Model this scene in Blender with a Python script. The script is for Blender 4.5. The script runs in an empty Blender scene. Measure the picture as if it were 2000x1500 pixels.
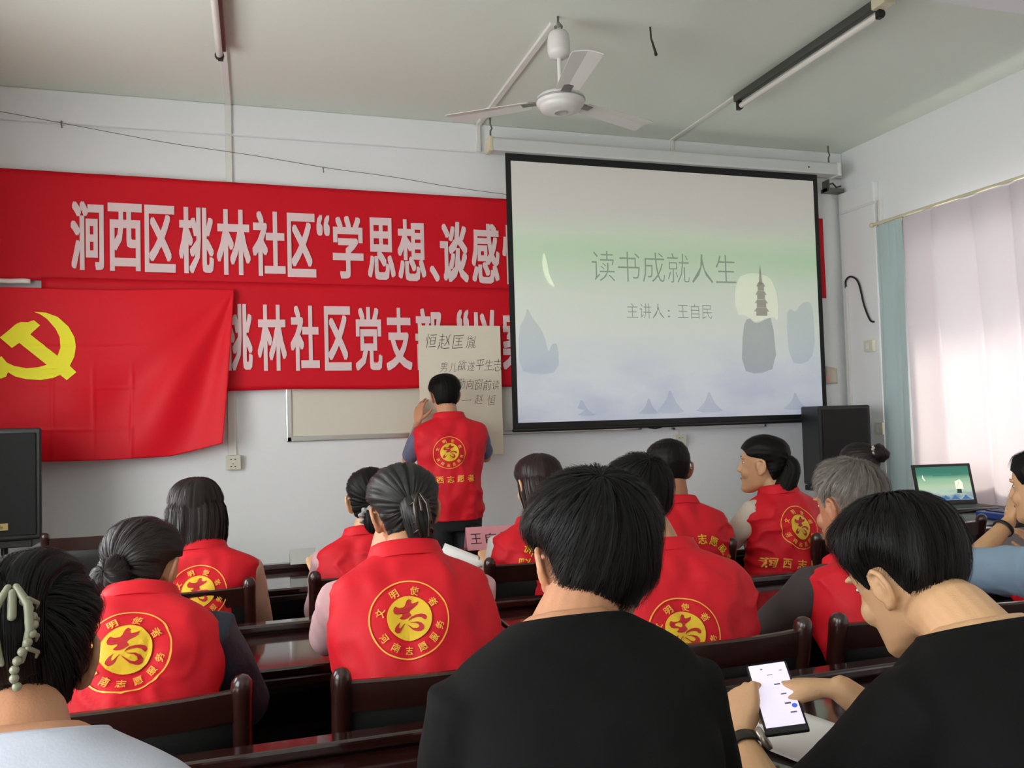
import bpy, bmesh, math, random
from math import sin, cos, pi, radians
from mathutils import Vector, Matrix, noise
from mathutils.bvhtree import BVHTree
from mathutils.geometry import tessellate_polygon

# ------------------------------------------------------------------ camera, sky, exposure
S = bpy.context.scene
C = S.collection
random.seed(7)

yaw, pit, rol = radians(17.3), radians(2.28), radians(-1.63)
fwd = Vector((sin(yaw)*cos(pit), cos(yaw)*cos(pit), sin(pit)))
rgt = Vector((cos(yaw), -sin(yaw), 0)); upv = rgt.cross(fwd)
cr = rgt*cos(rol) + upv*sin(rol); cu = -rgt*sin(rol) + upv*cos(rol)
cam = bpy.data.cameras.new('camera'); cam.sensor_width = 36; cam.lens = 36*1615/2000
cam.clip_start = 0.02; cam.clip_end = 100
co = bpy.data.objects.new('camera', cam); C.objects.link(co)
M = Matrix((cr, cu, -fwd)).transposed().to_4x4(); M.translation = Vector((0, -5.5, 1.4))
co.matrix_world = M; S.camera = co

w = bpy.data.worlds.new('daylight'); S.world = w; w.use_nodes = True
bg = w.node_tree.nodes['Background']; bg.inputs[0].default_value = (.98, .99, 1, 1); bg.inputs[1].default_value = 11.0
sun = bpy.data.lights.new('sun', 'SUN'); sun.energy = 30; sun.angle = radians(9); sun.color = (1, .9, .75)
so = bpy.data.objects.new('sun', sun); C.objects.link(so)
so.rotation_euler = Vector((-1, .18, -.62)).to_track_quat('-Z', 'Y').to_euler()
S.view_settings.view_transform = 'Standard'; S.view_settings.look = 'None'
S.view_settings.exposure = 0.0; S.view_settings.gamma = 1; S.view_settings.use_curve_mapping = False
S.cycles.use_denoising = True
S.cycles.max_bounces = 10; S.cycles.diffuse_bounces = 6; S.cycles.transparent_max_bounces = 12
S.cycles.sample_clamp_indirect = 8

def portal(loc, dirv, sx, sy):
    l = bpy.data.lights.new('window_portal', 'AREA'); l.shape = 'RECTANGLE'; l.size = sx; l.size_y = sy
    l.cycles.is_portal = True
    o = bpy.data.objects.new('window_portal', l); C.objects.link(o); o.location = loc
    o.rotation_euler = Vector(dirv).to_track_quat('-Z', 'Y').to_euler()

# ------------------------------------------------------------------ materials
def lin(c):
    r = []
    for v in c:
        v /= 255
        r.append(v/12.92 if v <= .04045 else ((v+.055)/1.055)**2.4)
    return tuple(r)+(1,)

MATS = {}
def mat(name, rgb, rough=.6, metal=0, var=.0, vscale=8, bump=0, bscale=60, emit=0, spec=.5, sheen=0, coat=0, stretch=None, trans=0, alpha=1, sss=0):
    if name in MATS: return MATS[name]
    m = bpy.data.materials.new(name); m.use_nodes = True; N = m.node_tree.nodes; L = m.node_tree.links
    b = N['Principled BSDF']; c = lin(rgb)
    b.inputs['Base Color'].default_value = c; b.inputs['Roughness'].default_value = rough; b.inputs['Metallic'].default_value = metal
    b.inputs['Specular IOR Level'].default_value = spec
    if sheen: b.inputs['Sheen Weight'].default_value = sheen
    if coat: b.inputs['Coat Weight'].default_value = coat; b.inputs['Coat Roughness'].default_value = .05
    if alpha < 1: b.inputs['Alpha'].default_value = alpha
    if trans: b.inputs['Transmission Weight'].default_value = trans
    if sss:
        b.inputs['Subsurface Weight'].default_value = sss; b.inputs['Subsurface Radius'].default_value = (.012, .005, .003)
        b.inputs['Subsurface Scale'].default_value = 1
    if emit: b.inputs['Emission Color'].default_value = c; b.inputs['Emission Strength'].default_value = emit
    tc = None
    if var or bump:
        tc = N.new('ShaderNodeTexCoord'); mp = N.new('ShaderNodeMapping'); L.new(tc.outputs['Object'], mp.inputs[0])
        if stretch: mp.inputs['Scale'].default_value = stretch
    if var:
        n = N.new('ShaderNodeTexNoise'); n.inputs['Scale'].default_value = vscale; n.inputs['Detail'].default_value = 5
        L.new(mp.outputs[0], n.inputs['Vector'])
        mx = N.new('ShaderNodeMix'); mx.data_type = 'RGBA'
        mx.inputs[6].default_value = tuple(v*(1-var) for v in c[:3])+(1,)
        mx.inputs[7].default_value = tuple(min(1, v*(1+var)) for v in c[:3])+(1,)
        L.new(n.outputs[0], mx.inputs[0]); L.new(mx.outputs[2], b.inputs['Base Color'])
    if bump:
        n2 = N.new('ShaderNodeTexNoise'); n2.inputs['Scale'].default_value = bscale; n2.inputs['Detail'].default_value = 4
        L.new(mp.outputs[0], n2.inputs['Vector'])
        bp = N.new('ShaderNodeBump'); bp.inputs['Strength'].default_value = bump; bp.inputs['Distance'].default_value = .01
        L.new(n2.outputs[0], bp.inputs['Height']); L.new(bp.outputs[0], b.inputs['Normal'])
    MATS[name] = m
    return m

WALL = mat('wall_paint', (228, 230, 230), .85, var=.03, vscale=1.5, bump=.08, bscale=25)
CEIL = mat('ceiling_paint', (219, 226, 215), .9, var=.03, vscale=.8, bump=.06, bscale=18)
FLOOR = mat('floor_tile', (150, 146, 138), .35, var=.1, vscale=3)
WOOD = mat('dark_red_wood', (44, 20, 16), .3, var=.35, vscale=3, bump=.05, bscale=8, stretch=(1, 8, 8), coat=.4)
DESK = mat('glossy_desk_lacquer', (38, 17, 15), .10, var=.3, vscale=3, stretch=(1, 9, 9), coat=.5)
DESKSIDE = mat('dark_desk_side', (26, 15, 14), .3, var=.3, vscale=3, stretch=(1, 9, 9))
LEATHER = mat('black_leather', (20, 20, 20), .42, bump=.15, bscale=220)
RED = mat('red_vest_cloth', (212, 22, 38), .6, var=.05, vscale=5, bump=.06, bscale=400, spec=.3)
BANRED = mat('red_banner_cloth', (206, 16, 34), .55, var=.06, vscale=2.5, bump=.08, bscale=5, spec=.2)
FLAGRED = mat('red_flag_satin', (222, 14, 34), .5, var=.04, vscale=2, spec=.22)
YEL = mat('yellow_print', (232, 190, 40), .5, var=.05)
ORA = mat('orange_yellow_print', (245, 178, 70), .5, var=.05)
FLAGYEL = mat('flag_yellow', (255, 246, 10), .5)
LETTER = mat('banner_letter', (226, 200, 200), .6, var=.04, vscale=6)
SKIN = mat('skin', (196, 142, 108), .5, var=.08, vscale=25, bump=.08, bscale=260, sss=.1)
SKIN2 = mat('skin_fair', (208, 164, 122), .5, var=.07, vscale=25, bump=.08, bscale=260, sss=.1)
SKIN3 = mat('skin_tan', (176, 120, 88), .5, var=.08, vscale=25, bump=.08, bscale=260, sss=.1)
HAIR = mat('black_hair', (15, 13, 12), .55, var=.4, vscale=40, spec=.25)
HAIRB = mat('brown_black_hair', (34, 24, 21), .5, var=.4, vscale=40)
HAIRR = mat('reddish_brown_hair', (42, 22, 22), .48, var=.4, vscale=40)
HAIRG = mat('grey_hair', (118, 112, 104), .5, var=.45, vscale=60)
HAIRS = mat('salt_black_hair', (36, 35, 33), .5, var=.6, vscale=70)
BLACKT = mat('black_tshirt_knit', (13, 14, 13), .85, var=.1, vscale=4, bump=.08, bscale=500, spec=.15)
WHITES = mat('white_shirt_cotton', (190, 195, 208), .8, var=.04, vscale=6, bump=.06, bscale=300)
DARKTR = mat('dark_trousers', (24, 25, 28), .8)
SHOE = mat('black_shoe', (15, 15, 15), .4)
ALU = mat('brushed_aluminium', (205, 205, 200), .3, metal=.85)
BOARDW = mat('whiteboard_face', (214, 208, 192), .25)
PAPERB = mat('cream_paper_board', (222, 214, 194), .75, var=.02)
INK = mat('grey_ink', (92, 84, 78), .7)
BLACKP = mat('black_plastic', (16, 17, 17), .45)
BLACKF = mat('black_speaker_cloth', (13, 15, 15), .8, bump=.3, bscale=700)
WHITEP = mat('white_plastic', (222, 222, 214), .4)
CREAMP = mat('cream_plastic', (214, 206, 176), .5)
IVORY = mat('ivory_switch_plastic', (206, 204, 186), .5)
PIPE = mat('white_pipe', (220, 220, 214), .6)
STEEL = mat('dull_steel', (120, 118, 112), .4, metal=.8)
FANW = mat('white_fan_enamel', (214, 213, 208), .35)
EYEW = mat('eye_white', (225, 220, 215), .3)
IRIS = mat('dark_iris', (25, 16, 12), .2)
LIP = mat('lip', (165, 92, 84), .45)

# ------------------------------------------------------------------ geometry helpers
class G:
    def __init__(s): s.v = []; s.f = []; s.mi = []; s.m = 0
    def add(s, v, f):
        o = len(s.v); s.v += [Vector(p) for p in v]; s.f += [tuple(i+o for i in q) for q in f]; s.mi += [s.m]*len(f); return s
    def box(s, c, d, R=None):
        hx, hy, hz = d[0]/2, d[1]/2, d[2]/2
        v = [Vector((x, y, z)) for x in (-hx, hx) for y in (-hy, hy) for z in (-hz, hz)]
        if R: v = [R @ p for p in v]
        c = Vector(c); v = [p+c for p in v]
        return s.add(v, [(0, 1, 3, 2), (4, 6, 7, 5), (0, 4, 5, 1), (2, 3, 7, 6), (0, 2, 6, 4), (1, 5, 7, 3)])
    def bbox(s, a, b):
        return s.box([(a[i]+b[i])/2 for i in range(3)], [abs(b[i]-a[i]) for i in range(3)])
    def loft(s, rings, closed=True, cap=True):
        n = len(rings[0]); v = [p for r in rings for p in r]; f = []
        for i in range(len(rings)-1):
            for j in range(n if closed else n-1):
                k = (j+1) % n
                f.append((i*n+j, i*n+k, (i+1)*n+k, (i+1)*n+j))
        if cap and closed:
            f.append(tuple(range(n-1, -1, -1))); f.append(tuple((len(rings)-1)*n+j for j in range(n)))
        return s.add(v, f)
    def tube(s, pts, rad, n=10, up=None, flat=1.0, round_end=True):
        pts = [Vector(p) for p in pts]
        if not isinstance(rad, (list, tuple)): rad = [rad]*len(pts)
        rad = list(rad)
        if round_end:
            a = (pts[0]-pts[1]).normalized(); b = (pts[-1]-pts[-2]).normalized()
            pts = [pts[0]+a*rad[0]*.9, pts[0]+a*rad[0]*.6]+pts+[pts[-1]+b*rad[-1]*.6, pts[-1]+b*rad[-1]*.9]
            rad = [rad[0]*.35, rad[0]*.8]+rad+[rad[-1]*.8, rad[-1]*.35]
        rings = []; prev = None
        for i, p in enumerate(pts):
            t = (pts[min(i+1, len(pts)-1)]-pts[max(i-1, 0)]).normalized()
            if prev is None:
                u = Vector(up) if up else (Vector((0, 0, 1)) if abs(t.z) < .9 else Vector((1, 0, 0)))
            else: u = prev
            u = (u-t*u.dot(t)); u = u.normalized() if u.length > 1e-6 else t.orthogonal().normalized()
            prev = u; w_ = t.cross(u)
            rings.append([p+(w_*cos(2*pi*k/n)+u*sin(2*pi*k/n)*flat)*rad[i] for k in range(n)])
        return s.loft(rings)
    def lathe(s, prof, c=(0, 0, 0), n=24, R=None):
        c = Vector(c); rings = []
        for r, z in prof:
            ring = [Vector((r*cos(2*pi*k/n), r*sin(2*pi*k/n), z)) for k in range(n)]
            if R: ring = [R @ p for p in ring]
            rings.append([p+c for p in ring])
        return s.loft(rings)
    def ell(s, c, r, n=16, m=10, R=None):
        c = Vector(c); rings = []
        for i in range(m+1):
            a = -pi/2+pi*i/m; a = max(-pi/2+.05, min(pi/2-.05, a))
            ring = [Vector((r[0]*cos(a)*cos(2*pi*k/n), r[1]*cos(a)*sin(2*pi*k/n), r[2]*sin(a))) for k in range(n)]
            if R: ring = [R @ p for p in ring]
            rings.append([p+c for p in ring])
        return s.loft(rings)
    def prism(s, poly, y0, y1, frame=None):
        # polygon in x,z extruded along y
        n = len(poly); v = [Vector((p[0], y0, p[1])) for p in poly]+[Vector((p[0], y1, p[1])) for p in poly]
        if frame: v = [frame @ p for p in v]
        tri = tessellate_polygon([[Vector((p[0], p[1], 0)) for p in poly]])
        f = [tuple(t) for t in tri]+[tuple(n+i for i in reversed(t)) for t in tri]
        f += [(i, (i+1) % n, n+(i+1) % n, n+i) for i in range(n)]
        return s.add(v, f)
    def grid(s, fn, nu, nv, wrap=False):
        v = []; f = []
        for j in range(nv+1):
            for i in range(nu if wrap else nu+1):
                v.append(fn(i/nu, j/nv))
        k = nu if wrap else nu+1
        for j in range(nv):
            for i in range(nu):
                a = j*k+i; b = j*k+(i+1) % k
                f.append((a, b, b+k, a+k))
        return s.add(v, f)
    def build(s, name, mats, parent=None, smooth=False, bevel=0, seg=2, solid=0, world=False, fixn=True):
        me = bpy.data.meshes.new(name)
        me.from_pydata([tuple(p) for p in s.v], [], s.f)
        if not isinstance(mats, (list, tuple)): mats = [mats]
        for m in mats: me.materials.append(m)
        if len(mats) > 1: me.polygons.foreach_set('material_index', s.mi)
        if fixn:
            bm = bmesh.new(); bm.from_mesh(me); bmesh.ops.recalc_face_normals(bm, faces=bm.faces); bm.to_mesh(me); bm.free()
        if smooth: me.polygons.foreach_set('use_smooth', [True]*len(me.polygons))
        o = bpy.data.objects.new(name, me); C.objects.link(o)
        if bevel:
            b = o.modifiers.new('bevel', 'BEVEL'); b.width = bevel; b.segments = seg; b.limit_method = 'ANGLE'
        if solid:
            b = o.modifiers.new('solid', 'SOLIDIFY'); b.thickness = solid; b.offset = 0
        if parent is not None:
            o.parent = parent
            if world: o.matrix_parent_inverse = parent.matrix_world.inverted()
        return o

def tag(o, label, cat, group=None):
    o['label'] = label; o['category'] = cat
    if group: o['group'] = group
    return o
def struct(o, label=None):
    o['kind'] = 'structure'
    if label: o['label'] = label
    return o
def thing(name, loc, label, cat, group=None, rz=0):
    o = bpy.data.objects.new(name, None); C.objects.link(o); o.location = loc; o.rotation_euler = (0, 0, rz)
    o.empty_display_size = .1
    bpy.context.view_layer.update()
    return tag(o, label, cat, group)
def copy_tree(o, parent=None):
    c = o.copy(); C.objects.link(c)
    if parent is not None: c.parent = parent
    for ch in list(o.children): copy_tree(ch, c)
    return c
def evalmesh(o):
    dg = bpy.context.evaluated_depsgraph_get(); dg.update()
    return bpy.data.meshes.new_from_object(o.evaluated_get(dg))

# flat lettering --------------------------------------------------
def txt(body, size=1, bold=0, res=2):
    c = bpy.data.curves.new('t', 'FONT'); c.body = body; c.size = size; c.offset = bold; c.resolution_u = res
    c.align_x = 'CENTER'; c.align_y = 'CENTER'; c.fill_mode = 'FRONT'
    o = bpy.data.objects.new('t', c); C.objects.link(o)
    me = evalmesh(o); V = [(v.co.x, v.co.y) for v in me.vertices]; F = [tuple(p.vertices) for p in me.polygons]
    bpy.data.objects.remove(o); bpy.data.curves.remove(c); bpy.data.meshes.remove(me)
    return V, F
def txt_fit(body, x0, x1, y0, y1, bold=0):
    V, F = txt(body, 1, min(0, bold))
    if bold > 0:
        V0, F0 = V, F; V, F = [], []
        for dx, dy in ((0, 0), (-1, 0), (1, 0), (0, -1), (0, 1), (-1, -1), (1, 1), (-1, 1), (1, -1)):
            o = len(V); V += [(p[0]+dx*bold, p[1]+dy*bold*.7) for p in V0]; F += [tuple(k+o for k in q) for q in F0]
    ax, bx = min(v[0] for v in V), max(v[0] for v in V); ay, by = min(v[1] for v in V), max(v[1] for v in V)
    return [(x0+(v[0]-ax)/(bx-ax)*(x1-x0), y0+(v[1]-ay)/(by-ay)*(y1-y0)) for v in V], F

# ------------------------------------------------------------------ room shell
XL, XR, YB, ZC = -1.68, 4.53, -9.0, 3.44
def slab(name, a, b, m, label):
    return struct(G().bbox(a, b).build(name, m), label)
slab('floor', (XL-.2, YB-.2, -.12), (XR+.2, .2, 0), FLOOR, 'pale tiled floor of the meeting room')
slab('ceiling', (XL-.2, YB-.2, ZC), (XR+.2, .2, ZC+.15), CEIL, 'off-white plaster ceiling')
slab('wall_front', (XL-.2, 0, 0), (XR+.2, .2, ZC), WALL, 'pale bluish white front wall behind the banners')
slab('wall_back', (XL-.2, YB-.2, 0), (XR+.2, YB, ZC), WALL, 'plain white back wall')
def side_wall(name, x0, x1, wins, label):
    g = G(); ys = sorted(wins); cur = YB
    for (a, b, z0, z1) in ys:
        g.bbox((x0, cur, 0), (x1, a, ZC)); g.bbox((x0, a, 0), (x1, b, z0)); g.bbox((x0, a, z1), (x1, b, ZC)); cur = b
    g.bbox((x0, cur, 0), (x1, 0, ZC))
    return struct(g.build(name, WALL), label)
LW = [(-8.3, -6.5, .95, 2.6), (-5.8, -4.0, .95, 2.6), (-3.2, -1.4, .95, 2.6)]
RW = [(-8.2, -6.4, .9, 2.55), (-5.6, -3.8, .9, 2.55), (-2.75, -.82, .9, 2.55)]
side_wall('wall_left', XL-.24, XL, LW, 'white side wall with tall windows, left')
side_wall('wall_right', XR, XR+.24, RW, 'white side wall behind the curtains')
GLASS = bpy.data.materials.new('window_glass'); GLASS.use_nodes = True
_n = GLASS.node_tree.nodes; _l = GLASS.node_tree.links
for q in list(_n): _n.remove(q)
_o = _n.new('ShaderNodeOutputMaterial'); _mx = _n.new('ShaderNodeMixShader'); _t = _n.new('ShaderNodeBsdfTransparent'); _g = _n.new('ShaderNodeBsdfGlossy')
_g.inputs['Roughness'].default_value = .02; _mx.inputs[0].default_value = .06
_l.new(_t.outputs[0], _mx.inputs[1]); _l.new(_g.outputs[0], _mx.inputs[2]); _l.new(_mx.outputs[0], _o.inputs[0])
wi = 0
for side, wins, xo in ((-1, LW, XL-.12), (1, RW, XR+.12)):
    for (a, b, z0, z1) in wins:
        wi += 1
        fr = G()
        for (p, q) in (((xo-.03, a, z0), (xo+.03, a+.05, z1)), ((xo-.03, b-.05, z0), (xo+.03, b, z1)), ((xo-.03, a, z0), (xo+.03, b, z0+.05)),
                       ((xo-.03, a, z1-.05), (xo+.03, b, z1)), ((xo-.025, (a+b)/2-.03, z0), (xo+.025, (a+b)/2+.03, z1)), ((xo-.025, a, z1-.45), (xo+.025, b, z1-.40))):
            fr.bbox(p, q)
        wo = struct(fr.build('window_%d' % wi, WHITEP, bevel=.004), 'white framed sliding window in the side wall')
        for (p, q) in (((a+.05), (a+b)/2-.03), ((a+b)/2+.03, b-.05)):
            G().bbox((xo-.003, p, z0+.05), (xo+.003, q, z1-.45)).build('pane', GLASS, wo)
            G().bbox((xo-.003, p, z1-.40), (xo+.003, q, z1-.05)).build('pane', GLASS, wo)
        portal((xo+side*.15, (a+b)/2, (z0+z1)/2), (-side, 0, 0), z1-z0, b-a)
# shallow plaster step under the ceiling on the front wall, cross beam over the third row, corner duct
struct(G().bbox((XL, -.035, 3.24), (XR, 0, ZC)).build('trim_1', WALL, bevel=.01), 'shallow plaster step along the top of the front wall')
struct(G().bbox((XL, -3.25, 3.0), (XR, -2.93, ZC)).build('trim_2', WALL, bevel=.008), 'white ceiling beam crossing the room')
struct(G().bbox((XR-.05, -.42, 0), (XR, -.03, 3.1)).build('trim_3', WALL, bevel=.006), 'shallow plaster pier at the front right corner')
for i, (a, b) in enumerate((((XL, -.012, 0), (XR, 0, .1)),)):
    struct(G().bbox(a, b).build('baseboard_front', mat('skirting', (120, 80, 66), .5), bevel=.003), 'brown skirting along the front wall')

# ------------------------------------------------------------------ ceiling: lamps, conduits, fan
def catmull(pts, k=6):
    pts = [Vector(p) for p in pts]; out = []
    for i in range(len(pts)-1):
        pp = [pts[max(0, min(len(pts)-1, i+q))] for q in (-1, 0, 1, 2)]
        for j in range(k):
            t = j/k; out.append(.5*((2*pp[1])+(-pp[0]+pp[2])*t+(2*pp[0]-5*pp[1]+4*pp[2]-pp[3])*t*t+(-pp[0]+3*pp[1]-3*pp[2]+pp[3])*t**3))
    return out+[pts[-1]]
def pipe(name, pts, r, m, label, cat, group=None, n=8):
    if not isinstance(r, (list, tuple)): pts = catmull(pts)
    return tag(G().tube(pts, r, n).build(name, m, smooth=True), label, cat, group)
def conduit(name, boxes, label, cat='conduit', m=PIPE, group=None):
    g = G()
    for a, b in boxes: g.bbox(a, b)
    return tag(g.build(name, m, bevel=.003), label, cat, group)
def tube_lamp(x, y0, y1, label, lit_side, dark):
    t = thing('tube_lamp', (x, y1, ZC), label, 'lamp', 'fluorescent lamps on the ceiling')
    L_ = y1-y0
    G().bbox((-.022, -L_, -.045), (.022, 0, -.0)).build('batten', mat('dark_grey_enamel', (70, 72, 66), .45) if dark else mat('maroon_enamel', (120, 62, 60), .5), t, bevel=.004)
    G().tube([(lit_side, -L_+.03, -.075), (lit_side, -.03, -.075)], .017, 12).build('tube', mat('lamp_glass', (225, 222, 214), .25), t, smooth=True)
    for yy in (-.02, -L_+.02):
        g = G().bbox((-.014+lit_side*.5, yy-.015, -.1), (.014+lit_side*.5, yy+.015, -.02))
        g.lathe([(.021, -.012), (.024, -.008), (.024, .008), (.021, .012)], (lit_side, yy, -.075), 14, Matrix.Rotation(pi/2, 3, 'X'))
        g.build('lamp_holder', BLACKP, t, bevel=.003)
    return t
tube_lamp(-.14, -2.2, -.90, 'white fluorescent tube on a maroon batten above the red banners', -.012, False)
tl = tube_lamp(3.01, -2.2, -.90, 'dark fluorescent batten on the ceiling near the curtained wall', .012, True)
G().bbox((-.035, -1.36, -.06), (.035, -1.27, 0)).build('junction_box', CREAMP, tl, bevel=.004)
conduit('conduit', [((-.155, -.90, ZC-.018), (-.115, -.035, ZC)), ((-.155, -.055, 3.24), (-.115, -.035, ZC)), ((-.155, -.02, 2.9), (-.115, 0, 3.24))], 'white cable trunking running from the left tube lamp down to the banner')
conduit('conduit', [((-.165, -.02, 1.21), (-.115, 0, 2.9))], 'white cable trunking from the red banner down to the wall socket')
conduit('conduit', [((2.99, -.90, ZC-.012), (3.02, -.035, ZC)), ((2.992, -.05, 3.25), (3.018, -.035, ZC))], 'thin white trunking from the right tube lamp to the projection screen')
conduit('conduit', [((1.49, -1.56, ZC-.02), (1.525, -.035, ZC)), ((1.49, -.055, 3.24), (1.52, -.035, ZC))], 'white cable trunking from the fan hook to the front wall')
# fan
FX, FY, FZ = 1.51, -1.62, 2.99
fan = thing('ceiling_fan', (FX, FY, ZC), 'white three-blade ceiling fan hanging from a steel hook', 'fan')
dz = FZ-ZC
G().tube([(0, 0, 0), (0, 0, -.03), (.02, 0, -.05), (.015, 0, -.075), (-.012, 0, -.075), (-.015, 0, -.055)], .006, 8).build('hook', STEEL, fan, smooth=True)
G().lathe([(.012, 0), (.045, -.004), (.054, -.02), (.058, -.06), (.058, -.1), (.05, -.13), (.02, -.135), (.012, -.14)], (0, 0, -.08), 20).build('canopy', FANW, fan, smooth=True)
G().tube([(0, 0, -.07), (0, 0, dz+.03)], .011, 10).build('downrod', FANW, fan, smooth=True)
G().tube([(0, .02, -.06), (.025, .03, -.03), (.03, .02, -.07), (.02, .01, -.1)], .004, 6).build('cable', mat('grey_wire', (150, 148, 135), .6), fan, smooth=True)
mo = G().lathe([(.015, .065), (.05, .06), (.07, .045), (.105, .04), (.122, .025), (.124, 0), (.118, -.012), (.108, -.016), (.108, -.022), (.10, -.036), (.06, -.046), (.03, -.048), (.01, -.049)], (0, 0, dz), 32).build('motor', FANW, fan, smooth=True)
G().lathe([(.124, .004), (.127, .002), (.127, -.004), (.124, -.006)], (0, 0, dz+.012), 32).build('ring', mat('grey_ring', (150, 150, 148), .4), mo, smooth=True)
G().lathe([(.002, 0), (.034, 0), (.036, -.003), (.03, -.006), (.028, -.003), (.002, -.003)], (0, 0, dz-.047), 24).build('badge', mat('grey_badge', (170, 168, 164), .4), mo, smooth=True)
for ang in (261, 147, 19):
    R = Matrix.Rotation(radians(ang), 3, 'Z') @ Matrix.Rotation(radians(-3), 3, 'X')
    arm = G().box(R @ Vector((.155, 0, .012))+Vector((0, 0, dz)), (.1, .05, .006), R)
    bl = G()
    prof = [(.16, .055), (.19, .06), (.4, .066), (.58, .072), (.60, .068)]
    rings = []
    for x, hw in prof:
        ring = []
        for yy, zz in ((-1, .0), (-.5, .009), (0, .012), (.5, .009), (1, 0), (1, -.003), (0, .007), (-1, -.003)):
            ring.append(R @ Vector((x, yy*hw, zz+.008))+Vector((0, 0, dz-.03*(x-.16))))
        rings.append(ring)
    bl.loft(rings)
    b_ = bl.build('blade', FANW, fan, smooth=False)
    arm.build('blade_iron', STEEL, b_, bevel=.002)
pipe('ceiling_hook', [(2.027, -1.63, ZC+.0), (2.03, -1.63, ZC-.06), (2.045, -1.64, ZC-.13), (2.05, -1.64, ZC-.15)], [.005, .005, .007, .009], mat('rusty_steel', (52, 46, 38), .7), 'thin rusty steel rod stub hanging from the ceiling right of the fan', 'hook')

# wire across the wall above the banner
wire_pts = [(-1.6, -.05, 3.30), (-1.42, -.05, 3.28), (-1.08, -.05, 3.235), (-.5, -.045, 3.16), (.0, -.045, 3.115), (.5, -.045, 3.06), (.9, -.04, 3.03), (1.3, -.04, 2.985), (1.75, -.04, 2.95)]
pipe('wall_wire', wire_pts, .0018, mat('thin_dark_wire', (95, 92, 86), .6), 'thin grey wire sagging across the wall above the banner', 'wire', n=6)
nl = thing('wall_nail', (-1.08, -.02, 3.235), 'small hooked nail holding the wire near the left edge', 'nail')
G().tube([(0, .02, .012), (0, -.03, .012), (0, -.04, .0), (.003, -.035, -.03)], .004, 6).build('shank', STEEL, nl, smooth=True)
G().lathe([(.002, 0), (.013, 0), (.013, .004), (.002, .005)], (0, .018, .012), 10, Matrix.Rotation(pi/2, 3, 'X')).build('washer', mat('cream_washer', (206, 198, 180), .6), nl)
pipe('wall_nail', [(.45, 0, 3.07), (.45, -.045, 3.065), (.45, -.047, 3.03)], .003, STEEL, 'tiny nail under the wire at the middle of the wall', 'nail', n=6)

# ------------------------------------------------------------------ banners, flag, whiteboard
def cloth(name, x0, x1, z0, z1, yb, fold, m, nx=80, nz=24, edge=None):
    def fn(u, v):
        x = x0+(x1-x0)*u; z = z0(u)+(z1(u)-z0(u))*v
        return Vector((x, yb+fold(u, v), z))
    return fn, G().grid(fn, nx, nz).build(name, m, smooth=True, solid=.003)
def nz_(x, y, s=0): return noise.noise(Vector((x, y, s)))
def letter_on(fn, x0, x1, z0f, z1f, V, F, name, m, parent, off=.008):
    # V in banner x,z coordinates
    vv = []
    for (x, z) in V:
        u = (x-x0)/(x1-x0); v = (z-z0f(u))/(z1f(u)-z0f(u))
        p = fn(u, v); vv.append((p.x, p.y-off, z))
    o = G().add(vv, F).build(name, m, parent, fixn=False)
    return o
# upper banner
b0 = lambda u: 2.285-.02*u; b1 = lambda u: 2.945-.045*u
f1 = lambda u, v: -.006-.008*abs(nz_(u*9, v*1.2))-.004*nz_(u*30, v*3, 4)-.012*max(0, .25-v)*(1+nz_(u*14, 1))
fnA, banA = cloth('red_banner', -2.2+.55, 4.315, b0, b1, -.034, f1, BANRED, 160, 20)
tag(banA, 'upper red banner with one line of large pale characters above the second banner', 'banner', 'red banners on the front wall')
VV, FF = [], []
def put_line(chars, x0, pitch, cw, za, zb, tilt, bold):
    V, F = [], []
    for i, ch in enumerate(chars):
        if ch == ' ': continue
        if ch == '“': a, b, lo, hi = x0+i*pitch+cw*.45, x0+i*pitch+cw*.95, zb-.16*(zb-za)*2.2, zb
        elif ch == '、': a, b, lo, hi = x0+i*pitch, x0+i*pitch+cw*.35, za, za+.26*(zb-za)
        else: a, b, lo, hi = x0+i*pitch, x0+i*pitch+cw, za, zb
        v, f = txt_fit(ch, a, b, lo, hi, bold)
        o = len(V); V += [(p[0], p[1]+tilt*(p[0]-x0)) for p in v]; F += [tuple(k+o for k in q) for q in f]
    return V, F
xs = [(145, 210, '涧'), (218, 285, '西'), (290, 350, '区'), (357, 425, '桃'), (431, 497, '林'), (501, 565, '社'), (569, 625, '区'), (627, 653, '“'), (658, 718, '学'), (726, 780, '思'), (785, 840, '想'), (847, 866, '、'), (868, 923, '谈'), (930, 984, '感'), (990, 1045, '悟')]
def pxX(px): # banner x from measured column positions on the wall plane
    u_ = (px-1000)/1615; a_ = math.atan(u_)+yaw
    return 5.47*math.tan(a_)-.012
V, F = [], []
for (a, b, ch) in xs:
    xa, xb = pxX(a), pxX(b); zt = 2.768-.012*(xa+1); zb = 2.352-.012*(xa+1)
    if ch == '“': lo, hi = zt-.14, zt
    elif ch == '、': lo, hi = zb, zb+.11
    else: lo, hi = zb, zt
    v, f = txt_fit(ch, xa, xb, lo, hi, .029)
    o = len(V); V += v; F += [tuple(k+o for k in q) for q in f]
letter_on(fnA, -1.65, 4.315, b0, b1, V, F, 'lettering', LETTER, banA)
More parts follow.
